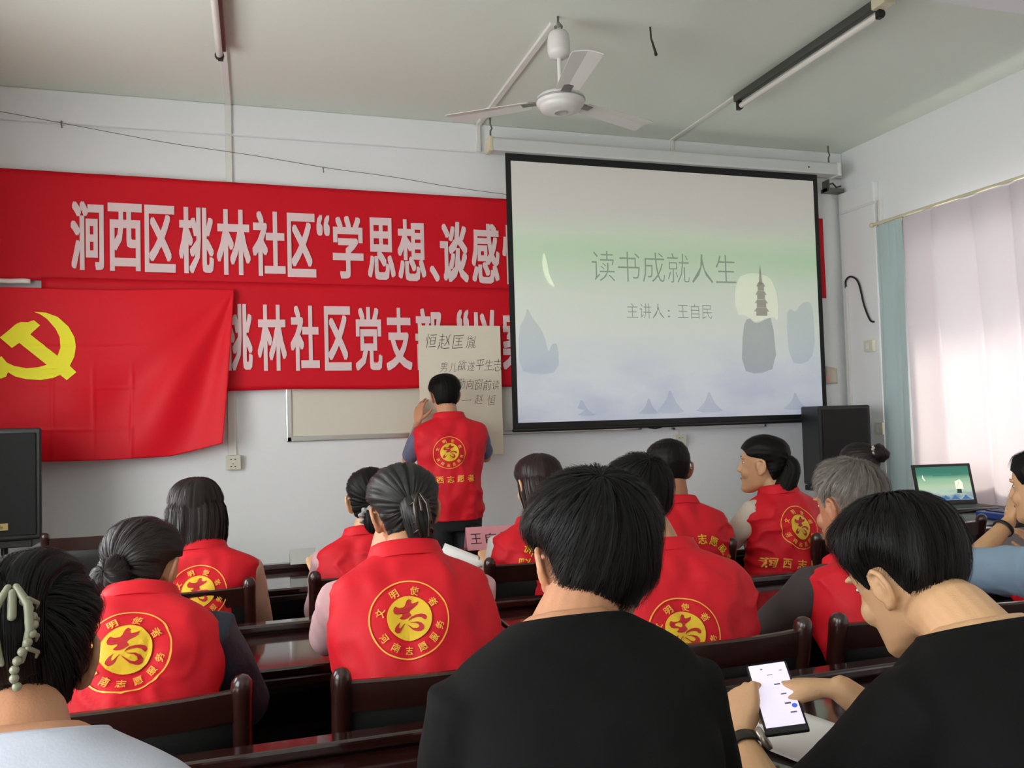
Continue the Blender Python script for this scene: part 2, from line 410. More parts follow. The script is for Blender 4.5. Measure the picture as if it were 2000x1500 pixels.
# lower banner
c0 = lambda u: 1.615-.012*u+.004*sin(u*30); c1 = lambda u: 2.30-.03*u
f2 = lambda u, v: -.006-.008*abs(nz_(u*9, v*1.2, 7))-.004*nz_(u*30, v*3, 9)-.01*max(0, v-.8)*(1+nz_(u*14, 3))
fnB, banB = cloth('red_banner', -1.19, 4.20, c0, c1, -.05, f2, BANRED, 140, 20)
tag(banB, 'lower red banner behind the flag and the paper board, pale characters', 'banner', 'red banners on the front wall')
xs2 = [(441, 498, '桃'), (508, 564, '林'), (572, 628, '社'), (638, 690, '区'), (698, 750, '党'), (758, 808, '支'), (815, 866, '部'), (896, 920, '“'), (927, 976, '以'), (984, 1036, '案')]
V, F = [], []
for (a, b, ch) in xs2:
    xa, xb = pxX(a), pxX(b); zt = 2.155-.012*xa; zb = 1.735-.008*xa
    lo, hi = (zt-.13, zt) if ch == '“' else (zb, zt)
    v, f = txt_fit(ch, xa, xb, lo, hi, .029)
    o = len(V); V += v; F += [tuple(k+o for k in q) for q in f]
letter_on(fnB, -1.19, 4.20, c0, c1, V, F, 'lettering', LETTER, banB)
# party flag, pinned at its upper corners, with the yellow emblem
FX0, FX1 = -2.0+.36, -.115
def ss_(a, b, x):
    q = max(0, min(1, (x-a)/(b-a))); return q*q*(3-2*q)
def flag_fn(u, v):
    x = FX0+(FX1-FX0)*u
    ztop = 2.225+.015*u+.02*sin(u*9)*.2; 
    zbot = 1.235-.02*sin(pi*u)+.055*max(0, u-.78)/.22
    z = zbot+(ztop-zbot)*v
    # pull toward the right pin: lower right edge drifts left
    x -= .075*(1-v)**1.2*max(0, (u-.55)/.45)
    d = (1-v); dx = max(0, FX1-x); dz_ = max(1e-4, ztop-z); rr = math.hypot(dx, dz_); th = math.atan2(dx, dz_)
    fold = .055*min(rr, .9)*math.exp(-(th/.75)**2)*sin(th*13+.6)          # swags radiating from the right pin
    fold += .020*sin(u*17+v*2)*d + .03*d*d*sin(u*6+1)
    y = -.100-.045*d-.75*fold-.02*d*nz_(u*3, v*2)
    for q in (.34, .48, .62): y -= .0035*math.exp(-((u-q)/.006)**2)*ss_(.62, .45, v)
    for q in (.18, .42, .66): y -= .003*math.exp(-((v-q)/.008)**2)*ss_(.2, .3, u)*ss_(.72, .6, u)
    return Vector((x, min(y, -.066), z))
flag = G().grid(flag_fn, 200, 120).build('party_flag', FLAGRED, smooth=True, solid=.002)
tag(flag, 'bright red flag with a yellow hammer and sickle pinned over the lower banner', 'flag')
em = [(150, 292), (200, 295), (250, 315), (295, 360), (320, 410), (327, 455), (320, 505), (302, 548), (330, 578), (290, 615), (262, 590), (230, 605), (180, 613), (120, 608), (75, 595), (45, 575), (38, 595), (18, 604), (-10, 604), (-30, 590), (-32, 565), (-15, 548), (-5, 545), (-18, 530), (18, 500), (40, 530), (70, 546), (120, 557), (170, 553), (205, 542), (90, 438), (60, 462), (10, 413), (40, 385), (75, 350), (95, 340), (125, 341), (150, 331), (176, 355), (135, 398), (250, 500), (262, 460), (258, 410), (240, 370), (205, 325), (175, 302)]
EMX0, EMS = -1.404, .00126
V = [(EMX0+EMS*p[0]*.985, 2.225-(p[1]-182)*EMS*.985) for p in em]
def densify(poly, k=3):
    out = []
    for i, p in enumerate(poly):
        q = poly[(i+1) % len(poly)]
        for j in range(k): out.append((p[0]+(q[0]-p[0])*j/k, p[1]+(q[1]-p[1])*j/k))
    return out
V = densify(V, 2)
flag_bvh = BVHTree.FromObject(flag, bpy.context.evaluated_depsgraph_get())
def project(V, F, org, rx, uz, dr, bvh, off):
    out = []
    for (x, y) in V:
        p = org+rx*x+uz*y; h = bvh.ray_cast(p-dr*.6, dr)
        if h[0] is None: out.append(p)
        else:
            n = h[1] if h[1].dot(dr) < 0 else -h[1]
            out.append(h[0]+n*off)
    return out, F
tri = [tuple(t) for t in tessellate_polygon([[Vector((p[0], p[1], 0)) for p in V]])]
bmx = bmesh.new()
bv = [bmx.verts.new((p[0], p[1], 0)) for p in V]
for t in tri:
    try: bmx.faces.new([bv[i] for i in t])
    except ValueError: pass
bmesh.ops.subdivide_edges(bmx, edges=[e for e in bmx.edges if e.calc_length() > .03], cuts=5, use_grid_fill=True)
bmesh.ops.triangulate(bmx, faces=bmx.faces)
bmx.verts.index_update()
V = [(v.co.x, v.co.y) for v in bmx.verts]; F = [tuple(v.index for v in f.verts) for f in bmx.faces]; bmx.free()
pv, pf = project(V, F, Vector((0, -.5, 0)), Vector((1, 0, 0)), Vector((0, 0, 1)), Vector((0, 1, 0)), flag_bvh, .006)
G().add(pv, pf).build('emblem', FLAGYEL, flag, fixn=False)['label'] = 'yellow hammer and sickle'
for px_, pz_ in ((-.135, 2.232), (-1.62, 2.235)):
    G().lathe([(.001, -.02), (.004, -.018), (.010, -.006), (.010, 0), (.002, .0)], (px_, -.072, pz_), 10, Matrix.Rotation(-pi/2, 3, 'X')).build('pin', WHITEP, flag, smooth=True)
tag(G().grid(lambda u, v: Vector((-1.66+.41*u, -.052-.004*abs(nz_(u*6, v*3)), 2.262+.028*v+.006*nz_(u*5, 2))), 20, 3).build('tape_strip', mat('clear_tape', (226, 214, 206), .2), smooth=True, solid=.001), 'strip of pale sticky tape above the flag at the left edge', 'tape')

# whiteboard behind
wb = thing('whiteboard', (1.44, 0, 1.28), 'white writing board with aluminium frame behind the lower banner', 'whiteboard')
G().bbox((-1.22, -.012, .02), (1.22, -.002, 1.2)).build('board_face', BOARDW, wb)
for (a, b) in (((-1.25, -.022, 0), (1.25, 0, .035)), ((-1.25, -.022, 1.18), (1.25, 0, 1.215)), ((-1.25, -.022, 0), (-1.215, 0, 1.215)), ((1.215, -.022, 0), (1.25, 0, 1.215))):
    G().bbox(a, b).build('frame_rail', ALU, wb, bevel=.006, seg=2)
wb2 = thing('whiteboard', (3.34, 0, 1.27), 'smaller white board, lower edge showing under the projection screen', 'whiteboard')
G().bbox((-.38, -.012, .02), (.38, -.002, .78)).build('board_face', WHITEP, wb2)
for (a, b) in (((-.4, -.018, 0), (.4, 0, .022)), ((-.4, -.018, .76), (.4, 0, .782)), ((-.4, -.018, 0), (-.378, 0, .782)), ((.378, -.018, 0), (.4, 0, .782))):
    G().bbox(a, b).build('frame_rail', WHITEP, wb2, bevel=.004)
# paper board held by the standing man
pb = thing('paper_board', (1.32, -.115, 1.15), 'tall cream paper board with handwriting held against the wall', 'paper board')
G().box((0, 0, .436), (.565, .008, .872)).build('sheet', PAPERB, pb, bevel=.001)
def hand_line(chars, x0, z0, size, pitch, tilt=0, jit=.15):
    V, F = [], []
    for i, ch in enumerate(chars):
        if ch == ' ': continue
        v, f = txt(ch, 1, -.014); zz = size*(1+random.uniform(-jit, jit)); v = [(p[0]*zz, p[1]*zz) for p in v]
        cx = x0+i*pitch; cz = z0+tilt*i+random.uniform(-.006, .006); sh = .18
        o = len(V); V += [(cx+(p[0]*.82+p[1]*sh), cz+p[1]*1.05+p[0]*.05) for p in v]; F += [tuple(k+o for k in q) for q in f]
    return V, F
for args in (('恒赵匡胤', -.20, .765, .105, .092, -.004), ('男儿欲遂平生志', -.115, .59, .078, .062, .002), ('六经勤向窗前读', -.12, .475, .075, .060, -.001), ('—赵恒', .035, .375, .075, .085, -.006), ('劝学', -.09, .235, .05, .06, 0)):
    V, F = hand_line(*args)
    G().add([(p[0], -.0052, p[1]) for p in V], F).build('handwriting', INK, pb, fixn=False)

# ------------------------------------------------------------------ projection screen
scr = thing('projection_screen', (2.92, -.16, 3.2), 'pull-down projection screen with black border showing a pale green slide', 'screen')
g = G(); 
rings = []
for x in (-1.36, 1.425):
    rings.append([Vector((x, y, z)) for (y, z) in ((-.045, .005), (-.05, .02), (-.05, .085), (-.04, .098), (.04, .098), (.05, .085), (.05, .02), (.045, .005))])
hs = g.loft(rings).build('housing', mat('white_housing', (206, 210, 206), .4), scr, bevel=.003)
for x in (-1.372, 1.437): G().box((x, 0, .05), (.03, .108, .104)).build('end_cap', CREAMP if x < 0 else WHITEP, hs, bevel=.006)
for x in (-1.36, 1.38):
    G().tube([(x, 0, .24), (x, 0, .2), (x+.012, 0, .17), (x, 0, .15), (x, 0, .1)], .006, 8).build('hanger', STEEL, scr, smooth=True)
V, F = txt_fit('●', 1.15, 1.165, .04, .055, 0)
G().add([(p[0], -.0505, p[1]) for p in V], F).build('logo', BLACKP, hs, fixn=False)
X0, X1, Z0, Z1 = -1.222, 1.225, -1.842, -.045
def frame4(g, x0, x1, z0, z1, t, y0, y1):
    g.bbox((x0-t, y0, z0-t), (x0, y1, z1+t)); g.bbox((x1, y0, z0-t), (x1+t, y1, z1+t)); g.bbox((x0, y0, z0-t), (x1, y1, z0)); g.bbox((x0, y0, z1), (x1, y1, z1+t)); return g
fb = G(); fb.bbox((X0-.038, -.004, Z0-.045), (X0, .0, .01)); fb.bbox((X1, -.004, Z0-.045), (X1+.038, .0, .01)); fb.bbox((X0, -.004, Z0-.045), (X1, 0, Z0)); fb.bbox((X0, -.004, Z1), (X1, 0, .01))
fb.build('border', mat('black_screen_border', (14, 14, 15), .6), scr)
wbr = G().tube([(X0-.03, -.002, Z0-.05), (X1+.03, -.002, Z0-.05)], .014, 10).build('weight_bar', BLACKP, scr, smooth=True)
G().tube([(-.25, -.004, Z0-.062), (-.2, -.006, Z0-.07), (-.15, -.004, Z0-.062)], .005, 6).build('pull_handle', BLACKP, wbr)
SL = bpy.data.materials.new('projected_slide'); SL.use_nodes = True
def slide_nodes(m, stops, strength, cloud, diffuse=.52):
    N = m.node_tree.nodes; L = m.node_tree.links; b = N['Principled BSDF']; b.inputs['Roughness'].default_value = .8
    tc = N.new('ShaderNodeTexCoord'); sp = N.new('ShaderNodeSeparateXYZ'); L.new(tc.outputs['Generated'], sp.inputs[0])
    nt = N.new('ShaderNodeTexNoise'); nt.inputs['Scale'].default_value = 2.2; nt.inputs['Detail'].default_value = 4
    mp = N.new('ShaderNodeMapping'); mp.inputs['Scale'].default_value = (1, 1, 4); L.new(tc.outputs['Generated'], mp.inputs[0]); L.new(mp.outputs[0], nt.inputs['Vector'])
    ma = N.new('ShaderNodeMath'); ma.operation = 'MULTIPLY_ADD'; ma.inputs[1].default_value = .10; L.new(nt.outputs[0], ma.inputs[0]); L.new(sp.outputs['Z'], ma.inputs[2])
    sb = N.new('ShaderNodeMath'); sb.operation = 'SUBTRACT'; sb.inputs[1].default_value = .05; L.new(ma.outputs[0], sb.inputs[0])
    rp = N.new('ShaderNodeValToRGB'); L.new(sb.outputs[0], rp.inputs[0]); e = rp.color_ramp.elements
    while len(e) > 1: e.remove(e[-1])
    e[0].position = stops[0][0]; e[0].color = lin(stops[0][1])
    for p, c in stops[1:]: q = e.new(p); q.color = lin(c)
    n2 = N.new('ShaderNodeTexNoise'); n2.inputs['Scale'].default_value = 5; n2.inputs['Detail'].default_value = 6
    mp2 = N.new('ShaderNodeMapping'); mp2.inputs['Scale'].default_value = (1, 1, 1.6); L.new(tc.outputs['Generated'], mp2.inputs[0]); L.new(mp2.outputs[0], n2.inputs['Vector'])
    mr = N.new('ShaderNodeMapRange'); mr.inputs[1].default_value = .34; mr.inputs[2].default_value = .0; L.new(sp.outputs['Z'], mr.inputs[0])
    mm = N.new('ShaderNodeMath'); mm.operation = 'MULTIPLY'; L.new(mr.outputs[0], mm.inputs[0])
    r2 = N.new('ShaderNodeValToRGB'); r2.color_ramp.elements[0].position = .42; r2.color_ramp.elements[1].position = .62; L.new(n2.outputs[0], r2.inputs[0]); L.new(r2.outputs[0], mm.inputs[1])
    mx = N.new('ShaderNodeMix'); mx.data_type = 'RGBA'; mx.inputs[7].default_value = lin(cloud); L.new(mm.outputs[0], mx.inputs[0]); L.new(rp.outputs[0], mx.inputs[6])
    L.new(mx.outputs[2], b.inputs['Emission Color']); b.inputs['Emission Strength'].default_value = strength
    b.inputs['Base Color'].default_value = (diffuse, diffuse, diffuse*.98, 1)
slide_nodes(SL, [(0, (150, 158, 178)), (.15, (160, 170, 180)), (.35, (165, 176, 165)), (.50, (160, 174, 152)), (.66, (108, 160, 96)), (.73, (138, 162, 124)), (.82, (140, 138, 124)), (1, (128, 122, 110))], .64, (112, 128, 164))  # projector's light on the screen is put into its emission colour
sf = G().add([(X0, -.003, Z0), (X1, -.003, Z0), (X1, -.003, Z1), (X0, -.003, Z1)], [(0, 1, 2, 3)]).build('slide', SL, scr, fixn=False)
def print_mat(name, rgb, e, a=1):
    return mat(name, rgb, .8, emit=e, alpha=a)
sw, sh = X1-X0, Z1-Z0
def sx(px, py): # slide-relative fraction
    return X0+px*sw, Z0+py*sh
def sx2(px, py): return sx(px-.03 if px > .2 else px, py)
def slide_text(body, a, b, c, d, bold, m, name='slide_text'):
    x0, z0 = sx(a, c); x1, z1 = sx(b, d)
    V, F = txt_fit(body, x0, x1, z0, z1, bold)
    return G().add([(p[0], -.0045, p[1]) for p in V], F).build(name, m, sf, fixn=False)
TX = print_mat('slide_text_grey', (132, 146, 130), .36, .85)
slide_text('读书成就人生', .235, .708, .545, .665, -.012, TX, 'slide_title')
slide_text('主讲人', .34, .46, .40, .46, -.012, TX, 'slide_subtitle')
slide_text('：', .472, .48, .405, .435, 0, TX, 'slide_colon')
slide_text('王自民', .505, .62, .40, .46, -.012, TX, 'slide_subtitle')
def poly_print(name, pts, m, off=-.0042):
    if 'pagoda' not in name:
        for _ in range(1):
            q_ = []
            for a_, b_ in zip(pts, pts[1:]+pts[:1]): q_ += [(a_[0]*.75+b_[0]*.25, a_[1]*.75+b_[1]*.25), (a_[0]*.25+b_[0]*.75, a_[1]*.25+b_[1]*.75)]
            pts = q_
    P = [sx2(*p) for p in pts]; t = [tuple(k) for k in tessellate_polygon([[Vector((p[0], p[1], 0)) for p in P]])]
    return G().add([(p[0], off, p[1]) for p in P], t).build(name, m, sf, fixn=False)
ROCK = print_mat('slide_rock', (146, 152, 152), .34, .55); FAR = print_mat('slide_far_hill', (140, 156, 176), .3, .24); PALE = print_mat('slide_pale', (214, 216, 196), .5, .45); PAG = print_mat('slide_pagoda', (140, 136, 126), .3, .8)
poly_print('mountain', [(.005, .20), (.01, .36), (.03, .40), (.035, .44), (.05, .40), (.07, .365), (.085, .33), (.095, .26), (.105, .30), (.125, .30), (.125, .19), (.06, .18)], FAR)
poly_print('mountain', [(.915, .22), (.91, .42), (.925, .45), (.945, .43), (.965, .47), (1.0, .48), (1.01, .44), (1.01, .26), (.97, .21)], FAR)
poly_print('mountain', [(.745, .19), (.755, .37), (.775, .41), (.80, .38), (.835, .40), (.86, .41), (.87, .2), (.80, .17)], ROCK)
poly_print('mist', [(.73, .42), (.735, .57), (.80, .60), (.875, .57), (.885, .40), (.86, .41), (.835, .405), (.80, .385), (.775, .415)], PALE, -.0041)
for i in range(4):
    z = .415+i*.035; hw = .028-.004*i; cx = .823
    poly_print('pagoda_tier', [(cx-hw*.7, z), (cx-hw*.7, z+.018), (cx-hw, z+.018), (cx-hw*.6, z+.034), (cx+hw*.6, z+.034), (cx+hw, z+.018), (cx+hw*.7, z+.018), (cx+hw*.7, z)], PAG, -.0048)
poly_print('pagoda_spire', [(.816, .548), (.823, .63), (.830, .548)], PAG, -.0048)
poly_print('moon', [(.09, .66), (.083, .60), (.095, .54), (.125, .51), (.105, .56), (.10, .61)], print_mat('slide_moon', (222, 230, 206), .5, .7), -.0048)
for cx, w_, h_ in ((.50, .05, .09), (.43, .04, .06), (.63, .05, .08), (.93, .05, .07), (.22, .05, .06)):
    poly_print('mountain', [(cx-w_, .02), (cx-w_*.5, h_*.6), (cx-w_*.2, h_*.9), (cx, h_+.03), (cx+w_*.3, h_*.8), (cx+w_*.6, h_*.5), (cx+w_, .02)], FAR)
# cable bracket at the screen's right end
br = thing('wall_bracket', (4.40, -.08, 3.16), 'small steel bracket with cables at the right end of the screen', 'bracket')
G().bbox((-.06, .0, -.05), (.1, .08, -.02)).bbox((-.06, -.02, -.05), (-.05, .06, .04)).build('plate', STEEL, br, bevel=.002)
G().tube([(-.05, .0, .0), (.0, .01, .02), (.05, .03, -.005), (.1, .04, .01)], .006, 6).build('cable', BLACKP, br, smooth=True)

# ------------------------------------------------------------------ wall fittings
def socket(x, z, label):
    t = thing('wall_socket', (x, 0, z), label, 'socket', 'sockets on the front wall')
    G().box((0, -.018, 0), (.088, .036, .088)).build('back_box', IVORY, t, bevel=.004)
    p = G().box((0, -.039, 0), (.09, .008, .09)).build('face_plate', IVORY, t, bevel=.003)
    for (dx, dzz) in ((-.012, .02), (.012, .02), (0, -.008), (-.012, -.025), (.012, -.025)):
        G().box((dx, -.0435, dzz), (.009, .003, .005)).build('slot', BLACKP, p)
socket(-.135, 1.165, 'ivory wall socket below the flag and white trunking')
socket(2.99, 1.19, 'ivory wall socket under the projection screen')
conduit('conduit', [((2.985, -.01, 1.235), (2.995, 0, 1.33))], 'short thin white cable above the socket under the projection screen')
# right wall
conduit('conduit', [((XR-.02-.05, -.10, 1.40), (XR-.05, -.075, 2.35))], 'white conduit standing in the front right corner beside the screen')
pipe('cable', [(XR-.065, -.09, 2.34), (XR-.07, -.10, 2.40), (XR-.07, -.16, 2.42), (XR-.07, -.24, 2.36), (XR-.07, -.29, 2.18), (XR-.065, -.34, 2.06), (XR-.06, -.375, 2.04)], .007, BLACKP, 'black cable arching out of the corner conduit', 'cable')
conduit('conduit', [((XR-.03, -.46, 1.25), (XR, -.435, 2.95)), ((XR-.06, -.45, 2.93), (XR-.05, -.05, 2.95))], 'thin white trunking running up the wall beside the curtain')
def sw_box(y, z, label):
    t = thing('wall_switch', (XR-.05, y, z), label, 'switch', 'switch boxes in the corner')
    G().box((-.015, 0, 0), (.03, .088, .088)).build('back_box', IVORY, t, bevel=.004)
    p = G().box((-.033, 0, 0), (.007, .09, .09)).build('face_plate', IVORY, t, bevel=.003)
    G().box((-.038, 0, 0), (.005, .03, .05)).build('rocker', WHITEP, p, bevel=.002)
sw_box(-.33, 1.86, 'ivory switch box above, beside the curtain edge')
sw_box(-.40, 1.235, 'ivory switch box low on the wall beside the black speaker')
tp = thing('wall_pocket', (4.36, 0, 1.66), 'small cream paper pouch stuck on the wall beside the screen', 'pouch')
G().grid(lambda u, v: Vector((-.05+.1*u, -.012-.012*sin(pi*u)*v, -.07+.14*v-.02*u*v)), 8, 6).build('sheet', mat('cream_pouch', (208, 196, 178), .7), tp, smooth=True, solid=.003)
G().box((-.04, -.014, -.03), (.03, .004, .05)).build('pink_tag', mat('pink_tag', (222, 160, 150), .7), tp)

# unseen canopy, added to keep the sun off the upper part of the curtain
struct(G().loft([[Vector((XR+.24, y, 2.80)), Vector((XR+1.15, y, 2.62)), Vector((XR+1.15, y, 2.58)), Vector((XR+.24, y, 2.74))] for y in (-8.8, .3)]).build('added_canopy', WHITEP), 'added sloping canopy, unseen, shading the top of the right-hand windows')
# curtains
def curtain_mat(name, rgb, trans):
    m = bpy.data.materials.new(name); m.use_nodes = True; N = m.node_tree.nodes; L = m.node_tree.links
    for q in list(N): N.remove(q)
    o = N.new('ShaderNodeOutputMaterial'); mx = N.new('ShaderNodeMixShader'); d = N.new('ShaderNodeBsdfDiffuse'); t = N.new('ShaderNodeBsdfTranslucent')
    d.inputs[0].default_value = lin(rgb); t.inputs[0].default_value = lin(rgb); mx.inputs[0].default_value = trans
    L.new(d.outputs[0], mx.inputs[1]); L.new(t.outputs[0], mx.inputs[2]); L.new(mx.outputs[0], o.inputs[0]); return m
CURW = curtain_mat('white_sheer_cloth', (208, 199, 203), .085); CURB = curtain_mat('blue_grey_cloth', (186, 204, 204), .15)
def curtain(name, y0, y1, m, label, freq, amp, xb, seed, zb=.25):
    def fn(u, v):
        y = y0+(y1-y0)*u; z = 2.74+(zb-2.74)*v
        a = amp*(.35+.65*min(1, v*3))
        y += .02*v*nz_(u*5, v, seed)
        ph = u*freq*pi+1.3*nz_(u*4, v*.6, seed)+.5*(v-.5)*nz_(u*3, 7, seed)
        return Vector((xb+a*(1.3-2.0*abs(sin(ph))**.55)+.4*a*nz_(u*freq*2.5, v*1.5, seed+3)+.006*nz_(u*20, v*14, seed+5)*max(0, 1-v*5), y, z))
    return tag(G().grid(fn, int(24*freq), 50).build(name, m, smooth=True), label, 'curtain', 'curtains on the right wall')
curtain('curtain', -.47, -.74, CURB, 'narrow blue-grey curtain panel at the corner end of the rod', 1.5, .018, XR-.09, 2)
curtain('curtain', -.72, -3.1, CURW, 'wide white sheer curtain glowing with daylight behind the laptop', 8, .045, XR-.09, 5)
curtain('curtain', -6.2, -8.5, CURW, 'added white sheer curtain, unseen, keeping sun out of the rear right window', 9, .03, XR-.09, 11)  # added behind the camera to hold back the sun at the rear window
curtain('curtain', -3.5, -5.9, CURW, 'white sheer curtain beside the camera, out towards the back', 9, .03, XR-.09, 8)
rod = thing('curtain_rod', (XR-.09, -.45, 2.76), 'thin cream curtain rod on the right wall', 'rod')
G().tube([(0, 0, 0), (0, -8.2, 0)], .011, 10).build('pole', CREAMP, rod, smooth=True)
G().lathe([(.004, 0), (.016, .004), (.018, .02), (.012, .032)], (0, .0, 0), 12, Matrix.Rotation(-pi/2, 3, 'X')).build('finial', CREAMP, rod, smooth=True)
for yy in (-.2, -1.6, -2.9): G().bbox((-.008, yy-.008, -.008), (.09, yy+.008, .008)).bbox((.08, yy-.02, -.03), (.09, yy+.02, .03)).build('bracket', CREAMP, rod, bevel=.002)

# ------------------------------------------------------------------ loudspeakers
def speaker(loc, rz, label, logo, w_=.40, d_=.34, h_=.58):
    t = thing('loudspeaker', loc, label, 'loudspeaker', 'black loudspeakers', rz)
    g = G(); 
    v = [(-w_/2, -d_/2), (w_/2, -d_/2), (w_/2*.75, d_/2), (-w_/2*.75, d_/2)]
    g.loft([[Vector((x, y, 0)) for x, y in v], [Vector((x, y, h_)) for x, y in v]]).build('cabinet', BLACKP, t, bevel=.012)
    gr = G().box((0, -d_/2-.004, h_/2), (w_-.05, .012, h_-.05)).build('grille', BLACKF, t, bevel=.008)
    if logo:
        G().box((0, -d_/2-.012, .075), (.10, .004, .035)).build('badge', mat('gold_badge', (168, 148, 96), .35, metal=.6), gr, bevel=.001)
        for (bx_, bz_, bw_, bh_) in ((-.028, .075, .004, .022), (-.012, .080, .014, .004), (-.010, .069, .012, .004), (.012, .082, .012, .004), (.020, .075, .014, .004), (.016, .067, .020, .003)):
            G().box((bx_, -d_/2-.0145, bz_), (bw_, .001, bh_)).build('badge_mark', mat('dark_badge_mark', (70, 62, 40), .5), gr)
    return t
speaker((-1.27, -.52, .84), radians(4), 'black loudspeaker with gold badge at the left edge under the flag', True, h_=.575)
speaker((4.02, -.42, .84), radians(-8), 'black loudspeaker in the corner under the projection screen', False, .40, .34, .575)
def stand(loc, label):
    t = thing('speaker_stand', loc, label, 'stand', 'speaker stands')
    G().tube([(0, 0, .05), (0, 0, .80)], .018, 12).build('pole', BLACKP, t, smooth=True)
    G().bbox((-.16, -.13, .80), (.16, .13, .84)).build('top_plate', BLACKP, t, bevel=.005)
    for k in range(3):
        a = k*2*pi/3+.5
        G().tube([(0, 0, .42), (.36*cos(a), .36*sin(a), .015)], .012, 8).build('leg', BLACKP, t, smooth=True)
stand((-1.27, -.52, 0), 'black tripod stand under the left loudspeaker')
stand((4.02, -.42, 0), 'black tripod stand under the corner loudspeaker')

# ------------------------------------------------------------------ desks
def desk(x0, x1, yf, yn, label, first=None):
    t = thing('long_desk', ((x0+x1)/2, (yf+yn)/2, 0), label, 'desk', 'dark lacquered desks in rows')
    hw = (x1-x0)/2; hd = (yf-yn)/2
    G().bbox((-hw, -hd, .735), (hw, hd-.03, .76)).build('desk_top', DESK, t, bevel=.006, seg=3)
    G().bbox((-hw, -hd-.006, .712), (hw, -hd+.02, .735)).build('edge_strip', DESKSIDE, t, bevel=.004)
    G().bbox((-hw, hd-.03, .08), (hw, hd, .775)).build('front_panel', DESKSIDE, t, bevel=.004)
    G().bbox((-hw-.004, hd-.045, .765), (hw+.004, hd+.008, .79)).build('rail', DESK, t, bevel=.007, seg=3)
    for s in (-1, 1): G().bbox((s*hw-s*.03-.013, -hd+.02, 0), (s*hw-s*.03+.013, hd-.03, .735)).build('side_panel', DESKSIDE, t, bevel=.003)
    G().bbox((-hw+.05, -hd+.1, .56), (hw-.05, hd-.03, .575)).build('shelf', DESKSIDE, t)
    return t
rows = [(-1.70, -2.14), (-2.80, -3.22), (-3.82, -4.24)]
rn = ['front row', 'middle row', 'back row']
cn = ['left', 'middle', 'right']
for r, (yf, yn) in enumerate(rows):
    for k, (a, b) in enumerate(((-.78, .72), (.73, 2.2), (2.21, 3.65))):
        desk(a, b, yf, yn, 'dark lacquered long desk in the %s, %s of the three' % (rn[r], cn[k]))

# ------------------------------------------------------------------ chairs
def make_chair():
    t = thing('wooden_chair', (0, 0, 0), 'x', 'chair', 'dark wooden chairs behind the desks')
    for s in (-1, 1):
        G().tube([(s*.20, .19, 0), (s*.20, .19, .43)], [.018, .023], 10).build('leg', WOOD, t, smooth=True)
        p = G()
        ring = []
        pts = [(.0, -.20, .021), (.43, -.19, .024), (.60, -.205, .024), (.78, -.235, .024), (.84, -.246, .025), (.862, -.25, .0265), (.878, -.253, .024), (.888, -.255, .016), (.892, -.2555, .006)]
        for z, y, rr in pts:
            ring.append([Vector((s*.213+rr*.85*cos(2*pi*k/14), y+rr*sin(2*pi*k/14), z)) for k in range(14)])
        p.loft(ring).build('post', WOOD, t, smooth=True)
    def rail(z0, z1, y0, y1, th, bow):
        rings = []
        for i in range(9):
            x = -.205+.41*i/8; b = bow*(1-(x/.205)**2)
            rings.append([Vector((x, y0-b-th, z0)), Vector((x, y0-b+th, z0)), Vector((x, y1-b+th, z1-.004)), Vector((x, y1-b+th*.5, z1)), Vector((x, y1-b-th*.5, z1)), Vector((x, y1-b-th, z1-.004))])
        return G().loft(rings)
    rail(.798, .862, -.238, -.248, .011, .02).build('top_rail', WOOD, t, smooth=False)
    rail(.53, .57, -.20, -.203, .011, .012).build('lower_rail', WOOD, t)
    def pad(u, v):
        x = -.195+.39*u; z = .565+.236*v
        y = -.203-.035*v-.015*(1-(x/.2)**2)
        return x, y, z
    g = G()
    for sgn in (-1, 1):
        g.grid(lambda u, v: Vector((pad(u, v)[0], pad(u, v)[1]+sgn*(.006+.014*(sin(pi*u)*sin(pi*v))**.5), pad(u, v)[2])), 14, 10)
    g.build('back_pad', LEATHER, t, smooth=True)
    def seat(u, v):
        x = (-.215+.43*u); y = -.19+.4*v
        return Vector((x, y, .455+.022*(sin(pi*u)*sin(pi*v))**.4))
    g = G().grid(seat, 14, 14); g.bbox((-.215, -.19, .425), (.215, .21, .456)); g.build('seat', LEATHER, t, smooth=False)
    g = G(); g.bbox((-.2, .17, .37), (.2, .195, .43)).build('apron', WOOD, t, bevel=.003)
    for s in (-1, 1): G().bbox((s*.2-.01, -.19, .375), (s*.2+.01, .18, .425)).build('side_rail', WOOD, t, bevel=.003)
    G().tube([(-.2, 0, .2), (.2, 0, .2)], .011, 8).build('stretcher', WOOD, t, smooth=True)
    return t
chair0 = make_chair()
